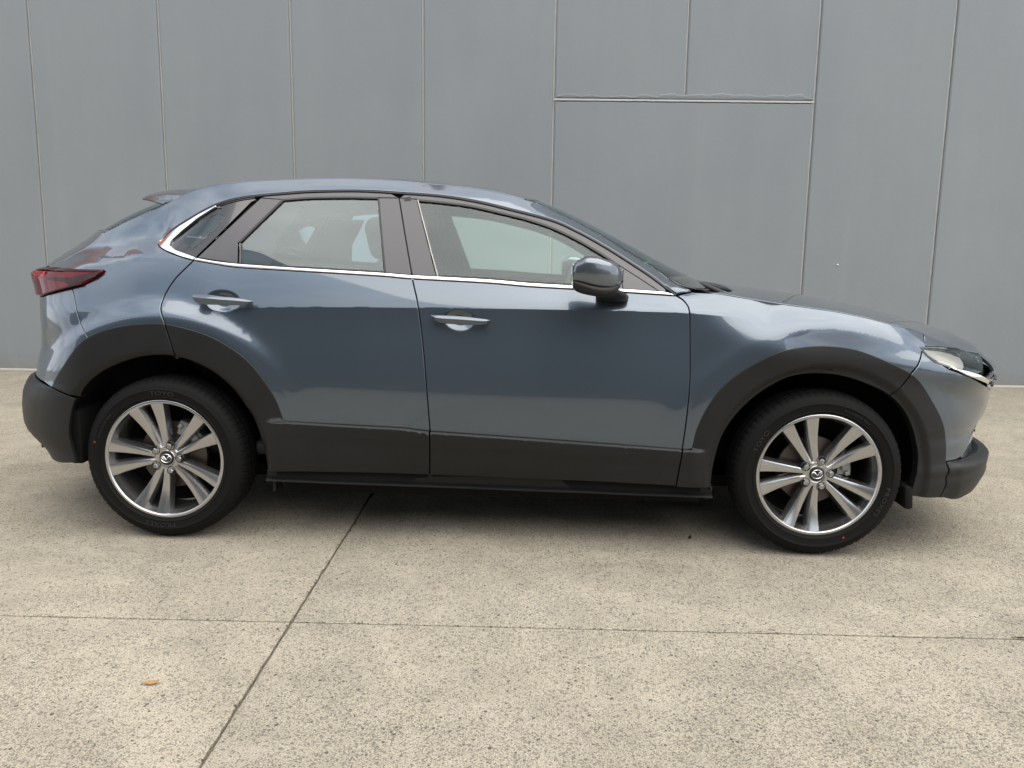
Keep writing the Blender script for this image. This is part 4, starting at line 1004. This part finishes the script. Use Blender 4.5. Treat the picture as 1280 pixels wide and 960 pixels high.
for A, B in zip(secs[:-1], secs[1:]):
    for i in range(len(SPt)):
        j = (i + 1) % len(SPt); bm.faces.new((A[i], A[j], B[j], B[i]))
bm.faces.new(secs[0][::-1]); bm.faces.new(secs[-1]); bmesh.ops.recalc_face_normals(bm, faces=bm.faces)
bm_obj('roof_spoiler', bm, PAINT, TG, smooth_angle=45)
for s in (-1, 1):
    bm = bmesh.new(); add_tube(bm, [(-.1944, s * .548, 1.4080), (-.150, s * .548, 1.3975), (-.1117, s * .548, 1.3850)], .0028, 6)
    bm_obj('spoiler_seam', bm, RUBBER_SEAL, TG)
# ---- door handles
def handle(P, par, yb):
    """P: (x, z top, z bottom) stations"""
    P = arr(P); xs = np.linspace(P[0, 0], P[-1, 0], 30); zt = spl(P[:, 0], P[:, 1])(xs); zb_ = spl(P[:, 0], P[:, 2])(xs)
    for s in (0, 1):
        bm = bmesh.new(); rings = []
        for i, x in enumerate(xs):
            u = i / (len(xs) - 1); e = (1 - abs(2 * u - 1) ** 5) ** .5; hz = max(.0015, (zt[i] - zb_[i]) / 2); cz = (zt[i] + zb_[i]) / 2
            yo = -(yb + .002 + .026 * max(.12, e)) ; ring = []
            for (a, b) in ((-1, -.012), (-.97, .10), (-.45, .52), (.30, .98), (.62, 1.0), (.92, .72), (1.0, .40), (1, -.012), (.4, -.25), (-.4, -.25)):
                ring.append(bm.verts.new((x, (yo - b * .0085 + (.004 if a > .5 else 0)) * (1 if s == 0 else -1), cz + a * hz)))
            rings.append(ring)
        n = len(rings[0])
        for A, B in zip(rings[:-1], rings[1:]):
            for k in range(n): bm.faces.new((A[k], A[(k + 1) % n], B[(k + 1) % n], B[k]))
        bm.faces.new(rings[0]); bm.faces.new(rings[-1])
        xm = P[0, 0] + .022
        for fx, wx_ in ((.13, .03), (.88, .03)):
            x = P[0, 0] + fx * (P[-1, 0] - P[0, 0]); i = int(fx * 29)
            add_box(bm, (x, (-(yb + .008)) * (1 if s == 0 else -1), (zt[i] + zb_[i]) / 2 - .001), (wx_, .036, max(.008, (zt[i] - zb_[i]) * .7)), bev=.003)
        bmesh.ops.recalc_face_normals(bm, faces=bm.faces)
        bm_obj('door_handle', bm, PAINT, par[s], smooth_angle=35)
handle([(.1432, 1.0137, 1.011), (.153, 1.0165, .9939), (.1856, 1.0178, .9800), (.2045, 1.0178, .9790), (.267, 1.0119, .9782), (.329, 1.0066, .9782), (.366, 1.0010, .9800), (.3868, .9960, .9880)], RD, .862)
handle([(1.100, .9515, .9490), (1.120, .9515, .9290), (1.1586, .9512, .9200), (1.179, .9509, .9185), (1.268, .9452, .9160), (1.30, .9415, .9170), (1.3235, .9385, .9212), (1.337, .9352, .9330)], FD, .858)
# ---- door mirror
def mirror_part():
    # stations along x: z top, split, bottom, y inner, y outer
    st = arr([(1.6535, 1.160, 1.099, 1.072, -.918, -1.075), (1.660, 1.168, 1.0985, 1.064, -.912, -1.079), (1.675, 1.1765, 1.096, 1.056, -.908, -1.083), (1.702, 1.190, 1.088, 1.0485, -.905, -1.088), (1.735, 1.1895, 1.080, 1.043, -.905, -1.086),
              (1.770, 1.1805, 1.0765, 1.040, -.910, -1.078), (1.800, 1.1695, 1.0775, 1.045, -.920, -1.062), (1.821, 1.1560, 1.0850, 1.060, -.935, -1.042), (1.834, 1.1380, 1.1050, 1.090, -.955, -1.020)])
    xs = np.linspace(st[0, 0], st[-1, 0], 26); C_ = [spl(st[:, 0], st[:, i])(xs) for i in range(1, 6)]
    up, lowp = bmesh.new(), bmesh.new()
    def loft(bm, f, n):
        rings = [[bm.verts.new(f(i, k / n)) for k in range(n)] for i in range(len(xs))]
        for A, B in zip(rings[:-1], rings[1:]):
            for k in range(n): bm.faces.new((A[k], A[(k + 1) % n], B[(k + 1) % n], B[k]))
        bm.faces.new(rings[0]); bm.faces.new(rings[-1]); bmesh.ops.recalc_face_normals(bm, faces=bm.faces)
    def sup(i, t_, p, z0, z1, infl=0.):
        zt, sp, zb2, yi, yo = [c[i] for c in C_]
        a = 2 * math.pi * t_; c, s_ = math.cos(a), math.sin(a)
        ym, hy = (yi + yo) / 2, abs(yi - yo) / 2; zm, hz = (z0(zt, sp, zb2) + z1(zt, sp, zb2)) / 2, (z1(zt, sp, zb2) - z0(zt, sp, zb2)) / 2
        return (xs[i], ym + (hy + infl) * math.copysign(abs(c) ** p, c), zm + hz * math.copysign(abs(s_) ** p, s_))
    loft(up, lambda i, q: sup(i, q, .42, lambda a, b, c: b + .0015 - .006, lambda a, b, c: a), 28)
    loft(lowp, lambda i, q: sup(i, q, .66, lambda a, b, c: c, lambda a, b, c: b + .012, -.0035), 28)
    return up, lowp
for s, par in ((0, FD[0]), (1, FD[1])):
    up, lowp = mirror_part(); sg = 1 if s == 0 else -1
    if s:
        for b_ in (up, lowp):
            for v in b_.verts: v.co.y *= -1
            bmesh.ops.reverse_faces(b_, faces=b_.faces)
    mr = bm_obj('side_mirror', up, MIRROR_CAP, ROOT, smooth_angle=50)
    bm_obj('mirror_base', lowp, PLASTIC, mr, smooth_angle=50)
    bm = bmesh.new(); secs = []
    for (yy, x0, x1, z0, z1) in ((-.80, 1.752, 1.884, 1.010, 1.046), (-.845, 1.755, 1.880, 1.013, 1.050), (-.88, 1.745, 1.865, 1.024, 1.062), (-.93, 1.72, 1.825, 1.045, 1.075), (-.98, 1.71, 1.80, 1.056, 1.085)):
        secs.append([bm.verts.new(((x0 + x1) / 2 + (x1 - x0) / 2 * math.copysign(abs(math.cos(a)) ** .7, math.cos(a)), yy * sg, (z0 + z1) / 2 + (z1 - z0) / 2 * math.copysign(abs(math.sin(a)) ** .7, math.sin(a)))) for a in np.linspace(0, 2 * math.pi, 20, endpoint=False)])
    for A, B in zip(secs[:-1], secs[1:]):
        for k in range(20): bm.faces.new((A[k], A[(k + 1) % 20], B[(k + 1) % 20], B[k]))
    bm.faces.new(secs[0]); bm.faces.new(secs[-1]); bmesh.ops.recalc_face_normals(bm, faces=bm.faces)
    bm_obj('mirror_arm', bm, PLASTIC, mr, smooth_angle=50)
    bm = bmesh.new(); add_box(bm, (1.6515, -.995 * sg, 1.122), (.004, .12, .075), bev=.0015); bm_obj('mirror_glass', bm, MIRROR, mr)
    bm = bmesh.new(); add_tube(bm, [(1.80, -.87 * sg, 1.075), (1.84, -.86 * sg, 1.10), (1.85, -.82 * sg, 1.135)], [.024, .018, .01], 10); bm_obj('mirror_bracket', bm, GLOSS_BLACK, mr)
# ---- wheels
HUBY, WR = .785, .340
def tyre_mesh():
    bm = bmesh.new(); NS = 432
    prof = [(.2440, .095), (.2475, .1020), (.2530, .1045), (.2600, .1085), (.2615, .1105), (.2635, .1085), (.2780, .1112), (.2900, .1120), (.2920, .1135), (.2945, .1118), (.3040, .1090), (.3120, .1050), (.3190, .0990), (.3245, .0940), (.3295, .0870), (.3335, .0790), (.3362, .0680),
            (.3372, .0560), (.3374, .0545), (.3310, .0535), (.3310, .0465), (.3378, .0455), (.3388, .0300), (.3390, .0165), (.3325, .0155), (.3325, .0080), (.3394, .0070), (.3396, 0.)]
    prof = prof + [(r, -o) for r, o in prof[-2::-1]]
    def fn(r, o, k, th):
        a = abs(o); rr = r
        if .045 < a < .095 and r > .322:                   # shoulder blocks
            ph = (k + (5 if o > 0 else 2)) % 6
            if ph in (0, 1): rr -= .0034 * (1 if a < .089 else .6)
            elif ph == 4 and a > .06: rr -= .0015
        elif a < .042 and r > .334:
            if (k + int(a * 300)) % 9 == 0: rr -= .004
        return rr
    add_lathe(bm, [(r, -o) for r, o in prof], NS, fn=fn)
    bmesh.ops.recalc_face_normals(bm, faces=bm.faces)
    me = bpy.data.meshes.new('tyre'); bm.to_mesh(me); bm.free()
    me.polygons.foreach_set('use_smooth', [True] * len(me.polygons)); me.set_sharp_from_angle(angle=math.radians(38)); me.materials.append(TYRE); return me
def lathe_mesh(name, prof, m, n=96, ang=35):
    bm = bmesh.new(); add_lathe(bm, [(r, -o) for r, o in prof], n)
    for k, (r, o) in ((0, prof[0]), (-1, prof[-1])):
        pass
    bmesh.ops.recalc_face_normals(bm, faces=bm.faces); bmesh.ops.holes_fill(bm, edges=[e for e in bm.edges if e.is_boundary], sides=0) if False else None
    me = bpy.data.meshes.new(name); bm.to_mesh(me); bm.free()
    me.polygons.foreach_set('use_smooth', [True] * len(me.polygons)); me.set_sharp_from_angle(angle=math.radians(ang)); me.materials.append(m); return me
POCKET = mat('lug_pocket_dark', (.025, .025, .025), .45, .6)
NUT = mat('lug_nut_steel', (.38, .38, .38), .3, 1.0)
ME_TYRE = tyre_mesh()
ME_RIM = lathe_mesh('rim', [(.2465, .094), (.2490, .0985), (.2480, .1025), (.2440, .1045), (.2380, .1040), (.2345, .1010), (.2325, .0940), (.2300, .080), (.2250, .070), (.2200, .050), (.2170, .010), (.2160, -.06), (.2240, -.085), (.2440, -.10)], ALLOY, 120)
ME_BACK = lathe_mesh('wheel_back', [(.2155, -.058), (.10, -.062), (.001, -.062)], MATTE_BLACK, 48)
ME_DISC = lathe_mesh('brake_disc', [(.001, .046), (.066, .046), (.070, .040), (.072, .012), (.078, .010), (.139, .010), (.141, .008), (.141, -.012), (.07, -.014)], STEEL, 64)
ME_HUB = lathe_mesh('wheel_hub', [(.001, .078), (.0325, .078), (.034, .0765), (.036, .0775), (.044, .0790), (.050, .0765), (.054, .071), (.056, .062), (.0565, .040)], ALLOY, 80)
ME_CAP = lathe_mesh('hub_cap', [(.0005, .0840), (.015, .0837), (.026, .0822), (.0295, .0805), (.0310, .0775)], CAP_BLACK, 40)
ME_CUP = lathe_mesh('lug_pocket', [(.0005, .0762), (.0150, .0762), (.0158, .0792), (.0172, .0800), (.0192, .0780), (.0204, .0700), (.0208, .040)], POCKET, 28)
def spoke_mesh(sgn):
    """one spoke along +X in the wheel plane (X, Z); sgn = which of its pair it is"""
    bm = bmesh.new(); K = 14; secs = []
    for i in range(K + 1):
        u = i / K; r = .047 + (.2375 - .047) * u
        lat = sgn * (.0135 + (.0545 - .0135) * (u ** 1.10)); wd = (.0140 + .0160 * u ** 1.4)          # half width
        face = .0790 + .0225 * u ** 1.5 - .008 * math.sin(math.pi * u) ** 1.
        if u > .97: face = .1015
        dp = .042 - .012 * u
        out = 1 if sgn > 0 else -1
        pts = [(-wd - .006, face - dp), (-wd, face - .010), (-wd + .0035, face - .0022), (-wd * .45, face + .0004), (wd * .45, face - .0004), (wd - .0030, face - .0030), (wd, face - .010), (wd + .006, face - dp)]
        secs.append([bm.verts.new((r, -o, lat + a)) for a, o in pts])
    for A, B in zip(secs[:-1], secs[1:]):
        for k in range(len(A) - 1): bm.faces.new((A[k], B[k], B[k + 1], A[k + 1]))
        bm.faces.new((A[-1], B[-1], B[0], A[0]))
    bm.faces.new(secs[0]); bm.faces.new(secs[-1]); bmesh.ops.recalc_face_normals(bm, faces=bm.faces)
    me = bpy.data.meshes.new('spoke'); bm.to_mesh(me); bm.free()
    me.polygons.foreach_set('use_smooth', [True] * len(me.polygons)); me.set_sharp_from_angle(angle=math.radians(32)); me.materials.append(ALLOY); return me
ME_SPOKE = [spoke_mesh(-1), spoke_mesh(1)]
def lug_mesh():
    bm = bmesh.new()
    r = [[bm.verts.new((q * math.cos(a), -o, q * math.sin(a))) for a in [math.pi * k / 3 for k in range(6)]] for q, o in ((.0108, .0757), (.0108, .0885), (.0085, .0912), (.0055, .0918))]
    for A, B in zip(r[:-1], r[1:]):
        for k in range(6): bm.faces.new((A[k], A[(k + 1) % 6], B[(k + 1) % 6], B[k]))
    bm.faces.new(r[-1]); bmesh.ops.recalc_face_normals(bm, faces=bm.faces)
    me = bpy.data.meshes.new('lug_nut'); bm.to_mesh(me); bm.free(); me.materials.append(NUT); return me
ME_LUG = lug_mesh()
def emblem_mesh():
    bm = bmesh.new()
    def band(pts, hw, closed=False):
        pts = [Vector((p[0], p[1])) for p in pts]; L_, R2 = [], []
        n = len(pts)
        for i, p in enumerate(pts):
            a = pts[(i - 1) % n] if (closed or i > 0) else p; b = pts[(i + 1) % n] if (closed or i < n - 1) else p
            d = (b - a).normalized(); nn = Vector((-d.y, d.x)); h = hw[i] if isinstance(hw, list) else hw
            L_.append([bm.verts.new((p.x + nn.x * h, -.0845, p.y + nn.y * h)), bm.verts.new((p.x, -.0862, p.y)), bm.verts.new((p.x - nn.x * h, -.0845, p.y - nn.y * h))])
        rng = range(n if closed else n - 1)
        for i in rng:
            A, B = L_[i], L_[(i + 1) % n]
            for k in range(2): bm.faces.new((A[k], A[k + 1], B[k + 1], B[k]))
    band([(.0215 * math.cos(a), .0175 * math.sin(a)) for a in np.linspace(0, 2 * math.pi, 40, endpoint=False)], .0016, True)
    for s in (-1, 1):
        band([(0, -.0075), (s * .0035, -.0015), (s * .0075, .0045), (s * .0125, .0085), (s * .0195, .0078)], [.0010, .0018, .0024, .0022, .0010])
        band([(s * .0195, .0078), (s * .0150, .0010), (s * .0090, -.0060), (s * .0060, -.0155)], [.0010, .0014, .0012, .0008])
    bmesh.ops.recalc_face_normals(bm, faces=bm.faces)
    for f in bm.faces:
        if f.normal.y > 0: f.normal_flip()
    me = bpy.data.meshes.new('emblem'); bm.to_mesh(me); bm.free(); me.materials.append(SATIN_CHROME); return me
ME_EMB = emblem_mesh()
def text_mesh(body, size, r0, ang, out=.1128, flip=False):
    """raised sidewall lettering bent round the wheel"""
    c = bpy.data.curves.new('t', 'FONT'); c.body = body; c.size = size; c.align_x = 'CENTER'; c.align_y = 'CENTER'; c.resolution_u = 3; c.extrude = .0006; c.space_character = 1.12
    o = bpy.data.objects.new('t', c); COL.objects.link(o); dg = bpy.context.evaluated_depsgraph_get(); dg.update()
    me = bpy.data.meshes.new_from_object(o.evaluated_get(dg)); bpy.data.objects.remove(o); bpy.data.curves.remove(c)
    for v in me.vertices:
        x, y, zz = v.co; r = r0 + y; a = ang - x * 1.25 / r0
        v.co = (r * math.cos(a), -(out + zz - (.0007 * abs(y) / .01)), r * math.sin(a))
    if not me.materials: me.materials.append(TYRE_TEXT)
    else: me.materials[0] = TYRE_TEXT
    return me
ME_TXT = [text_mesh('PROXES', .026, .277, math.radians(-22)), text_mesh('TOYO', .026, .277, math.radians(150)), text_mesh('215/55R18 95H', .013, .277, math.radians(62))]
ME_TXT2 = [text_mesh('TOYO', .026, .277, math.radians(88)), text_mesh('PROXES', .026, .277, math.radians(-95)), text_mesh('215/55R18 95H', .013, .277, math.radians(150))]
def caliper_mesh():
    bm = bmesh.new(); pr = []
    for a in np.linspace(-26, 26, 9):
        a = math.radians(a); pr.append([bm.verts.new((r * math.cos(a), -o, r * math.sin(a))) for r, o in ((.098, .030), (.150, .030), (.155, .024), (.155, -.04), (.098, -.04), (.098, .016))])
    for A, B in zip(pr[:-1], pr[1:]):
        for k in range(6): bm.faces.new((A[k], A[(k + 1) % 6], B[(k + 1) % 6], B[k]))
    bm.faces.new(pr[0]); bm.faces.new(pr[-1])
    add_box(bm, (.125, -.036, .0), (.03, .012, .07), bev=.004); add_box(bm, (.125, -.036, .052), (.018, .014, .016), bev=.003); add_box(bm, (.125, -.036, -.052), (.018, .014, .016), bev=.003)
    bmesh.ops.recalc_face_normals(bm, faces=bm.faces)
    me = bpy.data.meshes.new('brake_caliper'); bm.to_mesh(me); bm.free(); me.materials.append(CALIPER); return me
ME_CAL = caliper_mesh()
bm = bmesh.new(); bmesh.ops.create_circle(bm, cap_ends=True, radius=.0045, segments=12, matrix=Matrix.Rotation(math.pi / 2, 4, 'X'))
ME_DOT = bpy.data.meshes.new('paint_dot'); bm.to_mesh(bm and ME_DOT); bm.free(); ME_DOT.materials.append(RED_DOT)
def wheel(x, side, rot, texts, dots, cal, steer=0.):
    w_ = empty('wheel', (x, (-HUBY if side == 0 else HUBY), WR), ROOT)
    w_.rotation_euler.z = (0 if side == 0 else math.pi) + steer
    def add(n, me, ang=0., loc=None):
        o = link(n, me, None, w_); o.rotation_euler.y = -ang
        if loc: o.location = loc
        return o
    add('tyre', ME_TYRE, rnd.random() * 6); add('rim', ME_RIM); add('wheel_back', ME_BACK); add('brake_disc', ME_DISC); add('wheel_hub', ME_HUB); add('hub_cap', ME_CAP, 0); add('emblem', ME_EMB, math.radians(rot * 1.6))
    for k in range(5):
        a = math.radians(36 + 72 * k + rot)
        for q in (0, 1): add('spoke', ME_SPOKE[q], a)
        b = math.radians(72 * k + rot); lp = (.0555 * math.cos(b), 0, .0555 * math.sin(b))
        add('lug_pocket', ME_CUP, 0, lp); add('lug_nut', ME_LUG, b + .3, lp)
    for m_ in texts: add('lettering', m_)
    for (r, a) in dots:
        a = math.radians(a); add('paint_dot', ME_DOT, 0, (r * math.cos(a), -.1129, r * math.sin(a)))
    add('brake_caliper', ME_CAL, math.radians(cal))
    return w_
wheel(0, 0, 0, ME_TXT2, [(.290, 166)], 48)
wheel(2.655, 0, 4, ME_TXT, [(.276, -66)], 20, math.radians(.6))
wheel(0, 1, 20, ME_TXT, [], 132)
wheel(2.655, 1, 50, ME_TXT2, [], 160, math.radians(.6))
# wheel housings, floor, mud flaps
for cx in (0., 2.655):
    for sg in (-1, 1):
        bm = bmesh.new(); prev = None
        for a in np.linspace(-8, 183, 40):
            a = math.radians(a); row = []
            for (r, y) in ((.452, .845), (.455, .80), (.452, .58), (.02, .56)):
                row.append(bm.verts.new((cx + r * math.cos(a), sg * y, .34 + r * math.sin(a))))
            if prev:
                for k in range(3): bm.faces.new((prev[k], row[k], row[k + 1], prev[k + 1]))
            prev = row
        bmesh.ops.recalc_face_normals(bm, faces=bm.faces); bm_obj('wheel_housing', bm, MATTE_BLACK, ROOT)
bm = bmesh.new()
add_box(bm, (1.33, 0, .205), (1.75, 1.52, .05)); add_box(bm, (0, 0, .215), (.95, 1.10, .05)); add_box(bm, (2.655, 0, .215), (.95, 1.10, .05)); add_box(bm, (-.57, 0, .33), (.26, 1.20, .05)); add_box(bm, (3.24, 0, .22), (.30, 1.1, .03))
bm_obj('floor_pan', bm, MATTE_BLACK, ROOT)
for sg in (-1, 1):
    bm = bmesh.new(); add_box(bm, (3.030, sg * .78, .245), (.035, .15, .095), Matrix.Rotation(0, 3, 'Y'), .012); 
    for v in bm.verts:
        if v.co.z < .22: v.co.x += .006
    bm_obj('mud_flap', bm, MATTE_BLACK, ROOT)
    bm = bmesh.new(); add_box(bm, (.445, sg * .835, .245), (.014, .05, .075), None, .004); bm_obj('mud_flap', bm, PLASTIC, ROOT)
for sg in (-1, 1):
    bm = bmesh.new(); add_box(bm, (-.395, sg * .735, .415), (.05, .21, .23), None, .008); bm_obj('splash_guard', bm, MATTE_BLACK, ROOT)
# splitter lip and rear valance edge (dark thin edge under the bumpers)
# ---- interior
def rbox(name, c, s_, m, par, rot=(0, 0, 0), bev=.03, seg=4):
    bm = bmesh.new(); R3 = (Matrix.Rotation(rot[2], 3, 'Z') @ Matrix.Rotation(rot[1], 3, 'Y') @ Matrix.Rotation(rot[0], 3, 'X')); add_box(bm, c, s_, R3, bev, seg); return bm_obj(name, bm, m, par)
rbox('cabin_floor', (.9, 0, .36), (2.3, 1.50, .06), INTERIOR, ROOT)
rbox('dashboard', (1.93, 0, .90), (.52, 1.40, .26), INTERIOR, ROOT, bev=.07)
rbox('centre_console', (1.30, 0, .62), (.9, .26, .30), INTERIOR, ROOT, bev=.05)
rbox('parcel_shelf', (-.25, 0, 1.02), (.45, 1.15, .03), INTERIOR, ROOT, bev=.01)
for sg in (-1, 1):
    for xx in (1.02,):
        st = rbox('seat', (xx + .28, sg * .36, .62), (.54, .50, .20), SEAT, ROOT, bev=.07)
        rbox('backrest', (xx - .07, sg * .36, .90), (.17, .46, .58), SEAT, st, (0, -.34, 0), .07)
        rbox('headrest', (xx - .21, sg * .36, 1.255), (.11, .25, .19), SEAT, st, (0, -.22, 0), .05)
rs_ = rbox('rear_seat', (.30, 0, .60), (.52, 1.28, .20), SEAT, ROOT, bev=.07)
rbox('backrest', (.0, 0, .88), (.16, 1.26, .58), SEAT, rs_, (0, -.42, 0), .07)
for yy in (-.40, .40): rbox('headrest', (-.15, yy, 1.185), (.12, .26, .16), SEAT, rs_, (0, -.25, 0), .05)
bm = bmesh.new(); a = [(1.62 + .06 * math.sin(q) * .9, -.36 + .18 * math.cos(q), .98 + .17 * math.sin(q)) for q in np.linspace(0, 2 * math.pi, 33)]
add_tube(bm, a, .016, 8, cap=False); add_box(bm, (1.64, -.36, .97), (.05, .13, .10), bev=.02); add_box(bm, (1.64, -.36, .97), (.03, .32, .03), bev=.01); add_tube(bm, [(1.64, -.36, .97), (1.80, -.36, .90)], .03)
bm_obj('steering_wheel', bm, INTERIOR, ROOT)
bm = bmesh.new(); add_box(bm, (1.58, 0, 1.325), (.03, .22, .07), bev=.012); bm_obj('rear_view_mirror', bm, GLOSS_BLACK, ROOT)
LIN = cross([(x, y + .03, z - .03) for x, y, z in EE([-.0, .126, .232, .439, .691, .853, 1.06, 1.244, 1.40])], [(-.05, 0, 1.42), (.232, 0, 1.485), (.691, 0, 1.503), (1.06, 0, 1.49), (1.45, 0, 1.43)], ns=16, nt=15)
patch_obj('roof_lining', LIN, LINING, ROOT, .004)
for sg in (-1, 1):       # inner B pillars and seat belts
    bm = bmesh.new(); add_tube(bm, [(.965, sg * .585, 1.41), (1.0, sg * .655, 1.25), (1.04, sg * .725, 1.09), (1.06, sg * .76, .6)], [.035, .045, .055, .06], 8); bm_obj('pillar_lining', bm, INTERIOR, ROOT)
    bm = bmesh.new()
    pv = None
    for (x, y, z) in ((1.02, .575, 1.33), (1.03, .58, 1.15), (1.05, .55, .95), (1.10, .52, .75)):
        r_ = [bm.verts.new((x - .024, sg * y, z)), bm.verts.new((x + .024, sg * (y - .004), z)), bm.verts.new((x + .024, sg * (y - .007), z)), bm.verts.new((x - .024, sg * (y - .003), z))]
        if pv:
            for k in range(4): bm.faces.new((pv[k], pv[(k + 1) % 4], r_[(k + 1) % 4], r_[k]))
        pv = r_
    bm_obj('seat_belt', bm, BELT, ROOT)
# reparent everything from the working frame to the car
for o in list(ROOT.children):
    o.parent = CAR; o.location = Vector(o.location) - Vector((1.33, 0, 0))
bpy.data.objects.remove(ROOT)
# ================================================================== small things on the ground
def leaf(x, y, L_, m, label, rz, curl):
    bm = bmesh.new(); rows_ = []
    for i in range(9):
        u = i / 8; wd = L_ * .26 * math.sin(math.pi * min(1, u * .92 + .05)) ** .8
        zz = .004 + curl * (abs(u - .5) * 2) ** 2 * L_
        rows_.append([bm.verts.new(((u - .5) * L_, s_ * wd, zz + abs(s_) * curl * L_ * .35)) for s_ in (-1, -.5, 0, .5, 1)])
    for A, B in zip(rows_[:-1], rows_[1:]):
        for k in range(4): bm.faces.new((A[k], B[k], B[k + 1], A[k + 1]))
    r = bmesh.ops.solidify(bm, geom=bm.faces[:], thickness=.0012)
    add_tube(bm, [(L_ * .5, 0, .004 + curl * L_), (L_ * .72, L_ * .05, .003)], .0012, 5)
    o = bm_obj('fallen_leaf', bm, m, None, loc=(x, y, 0)); o.rotation_euler.z = rz; tag(o, label, 'leaf'); return o
leaf(.481, -2.01, .038, LEAF, 'small curled orange leaf lying on the concrete left of the slab joint', .25, .12)
leaf(2.19, -.72, .030, SCRAP, 'dark shrivelled scrap of leaf on the concrete before the front wheel', 1.1, .3)
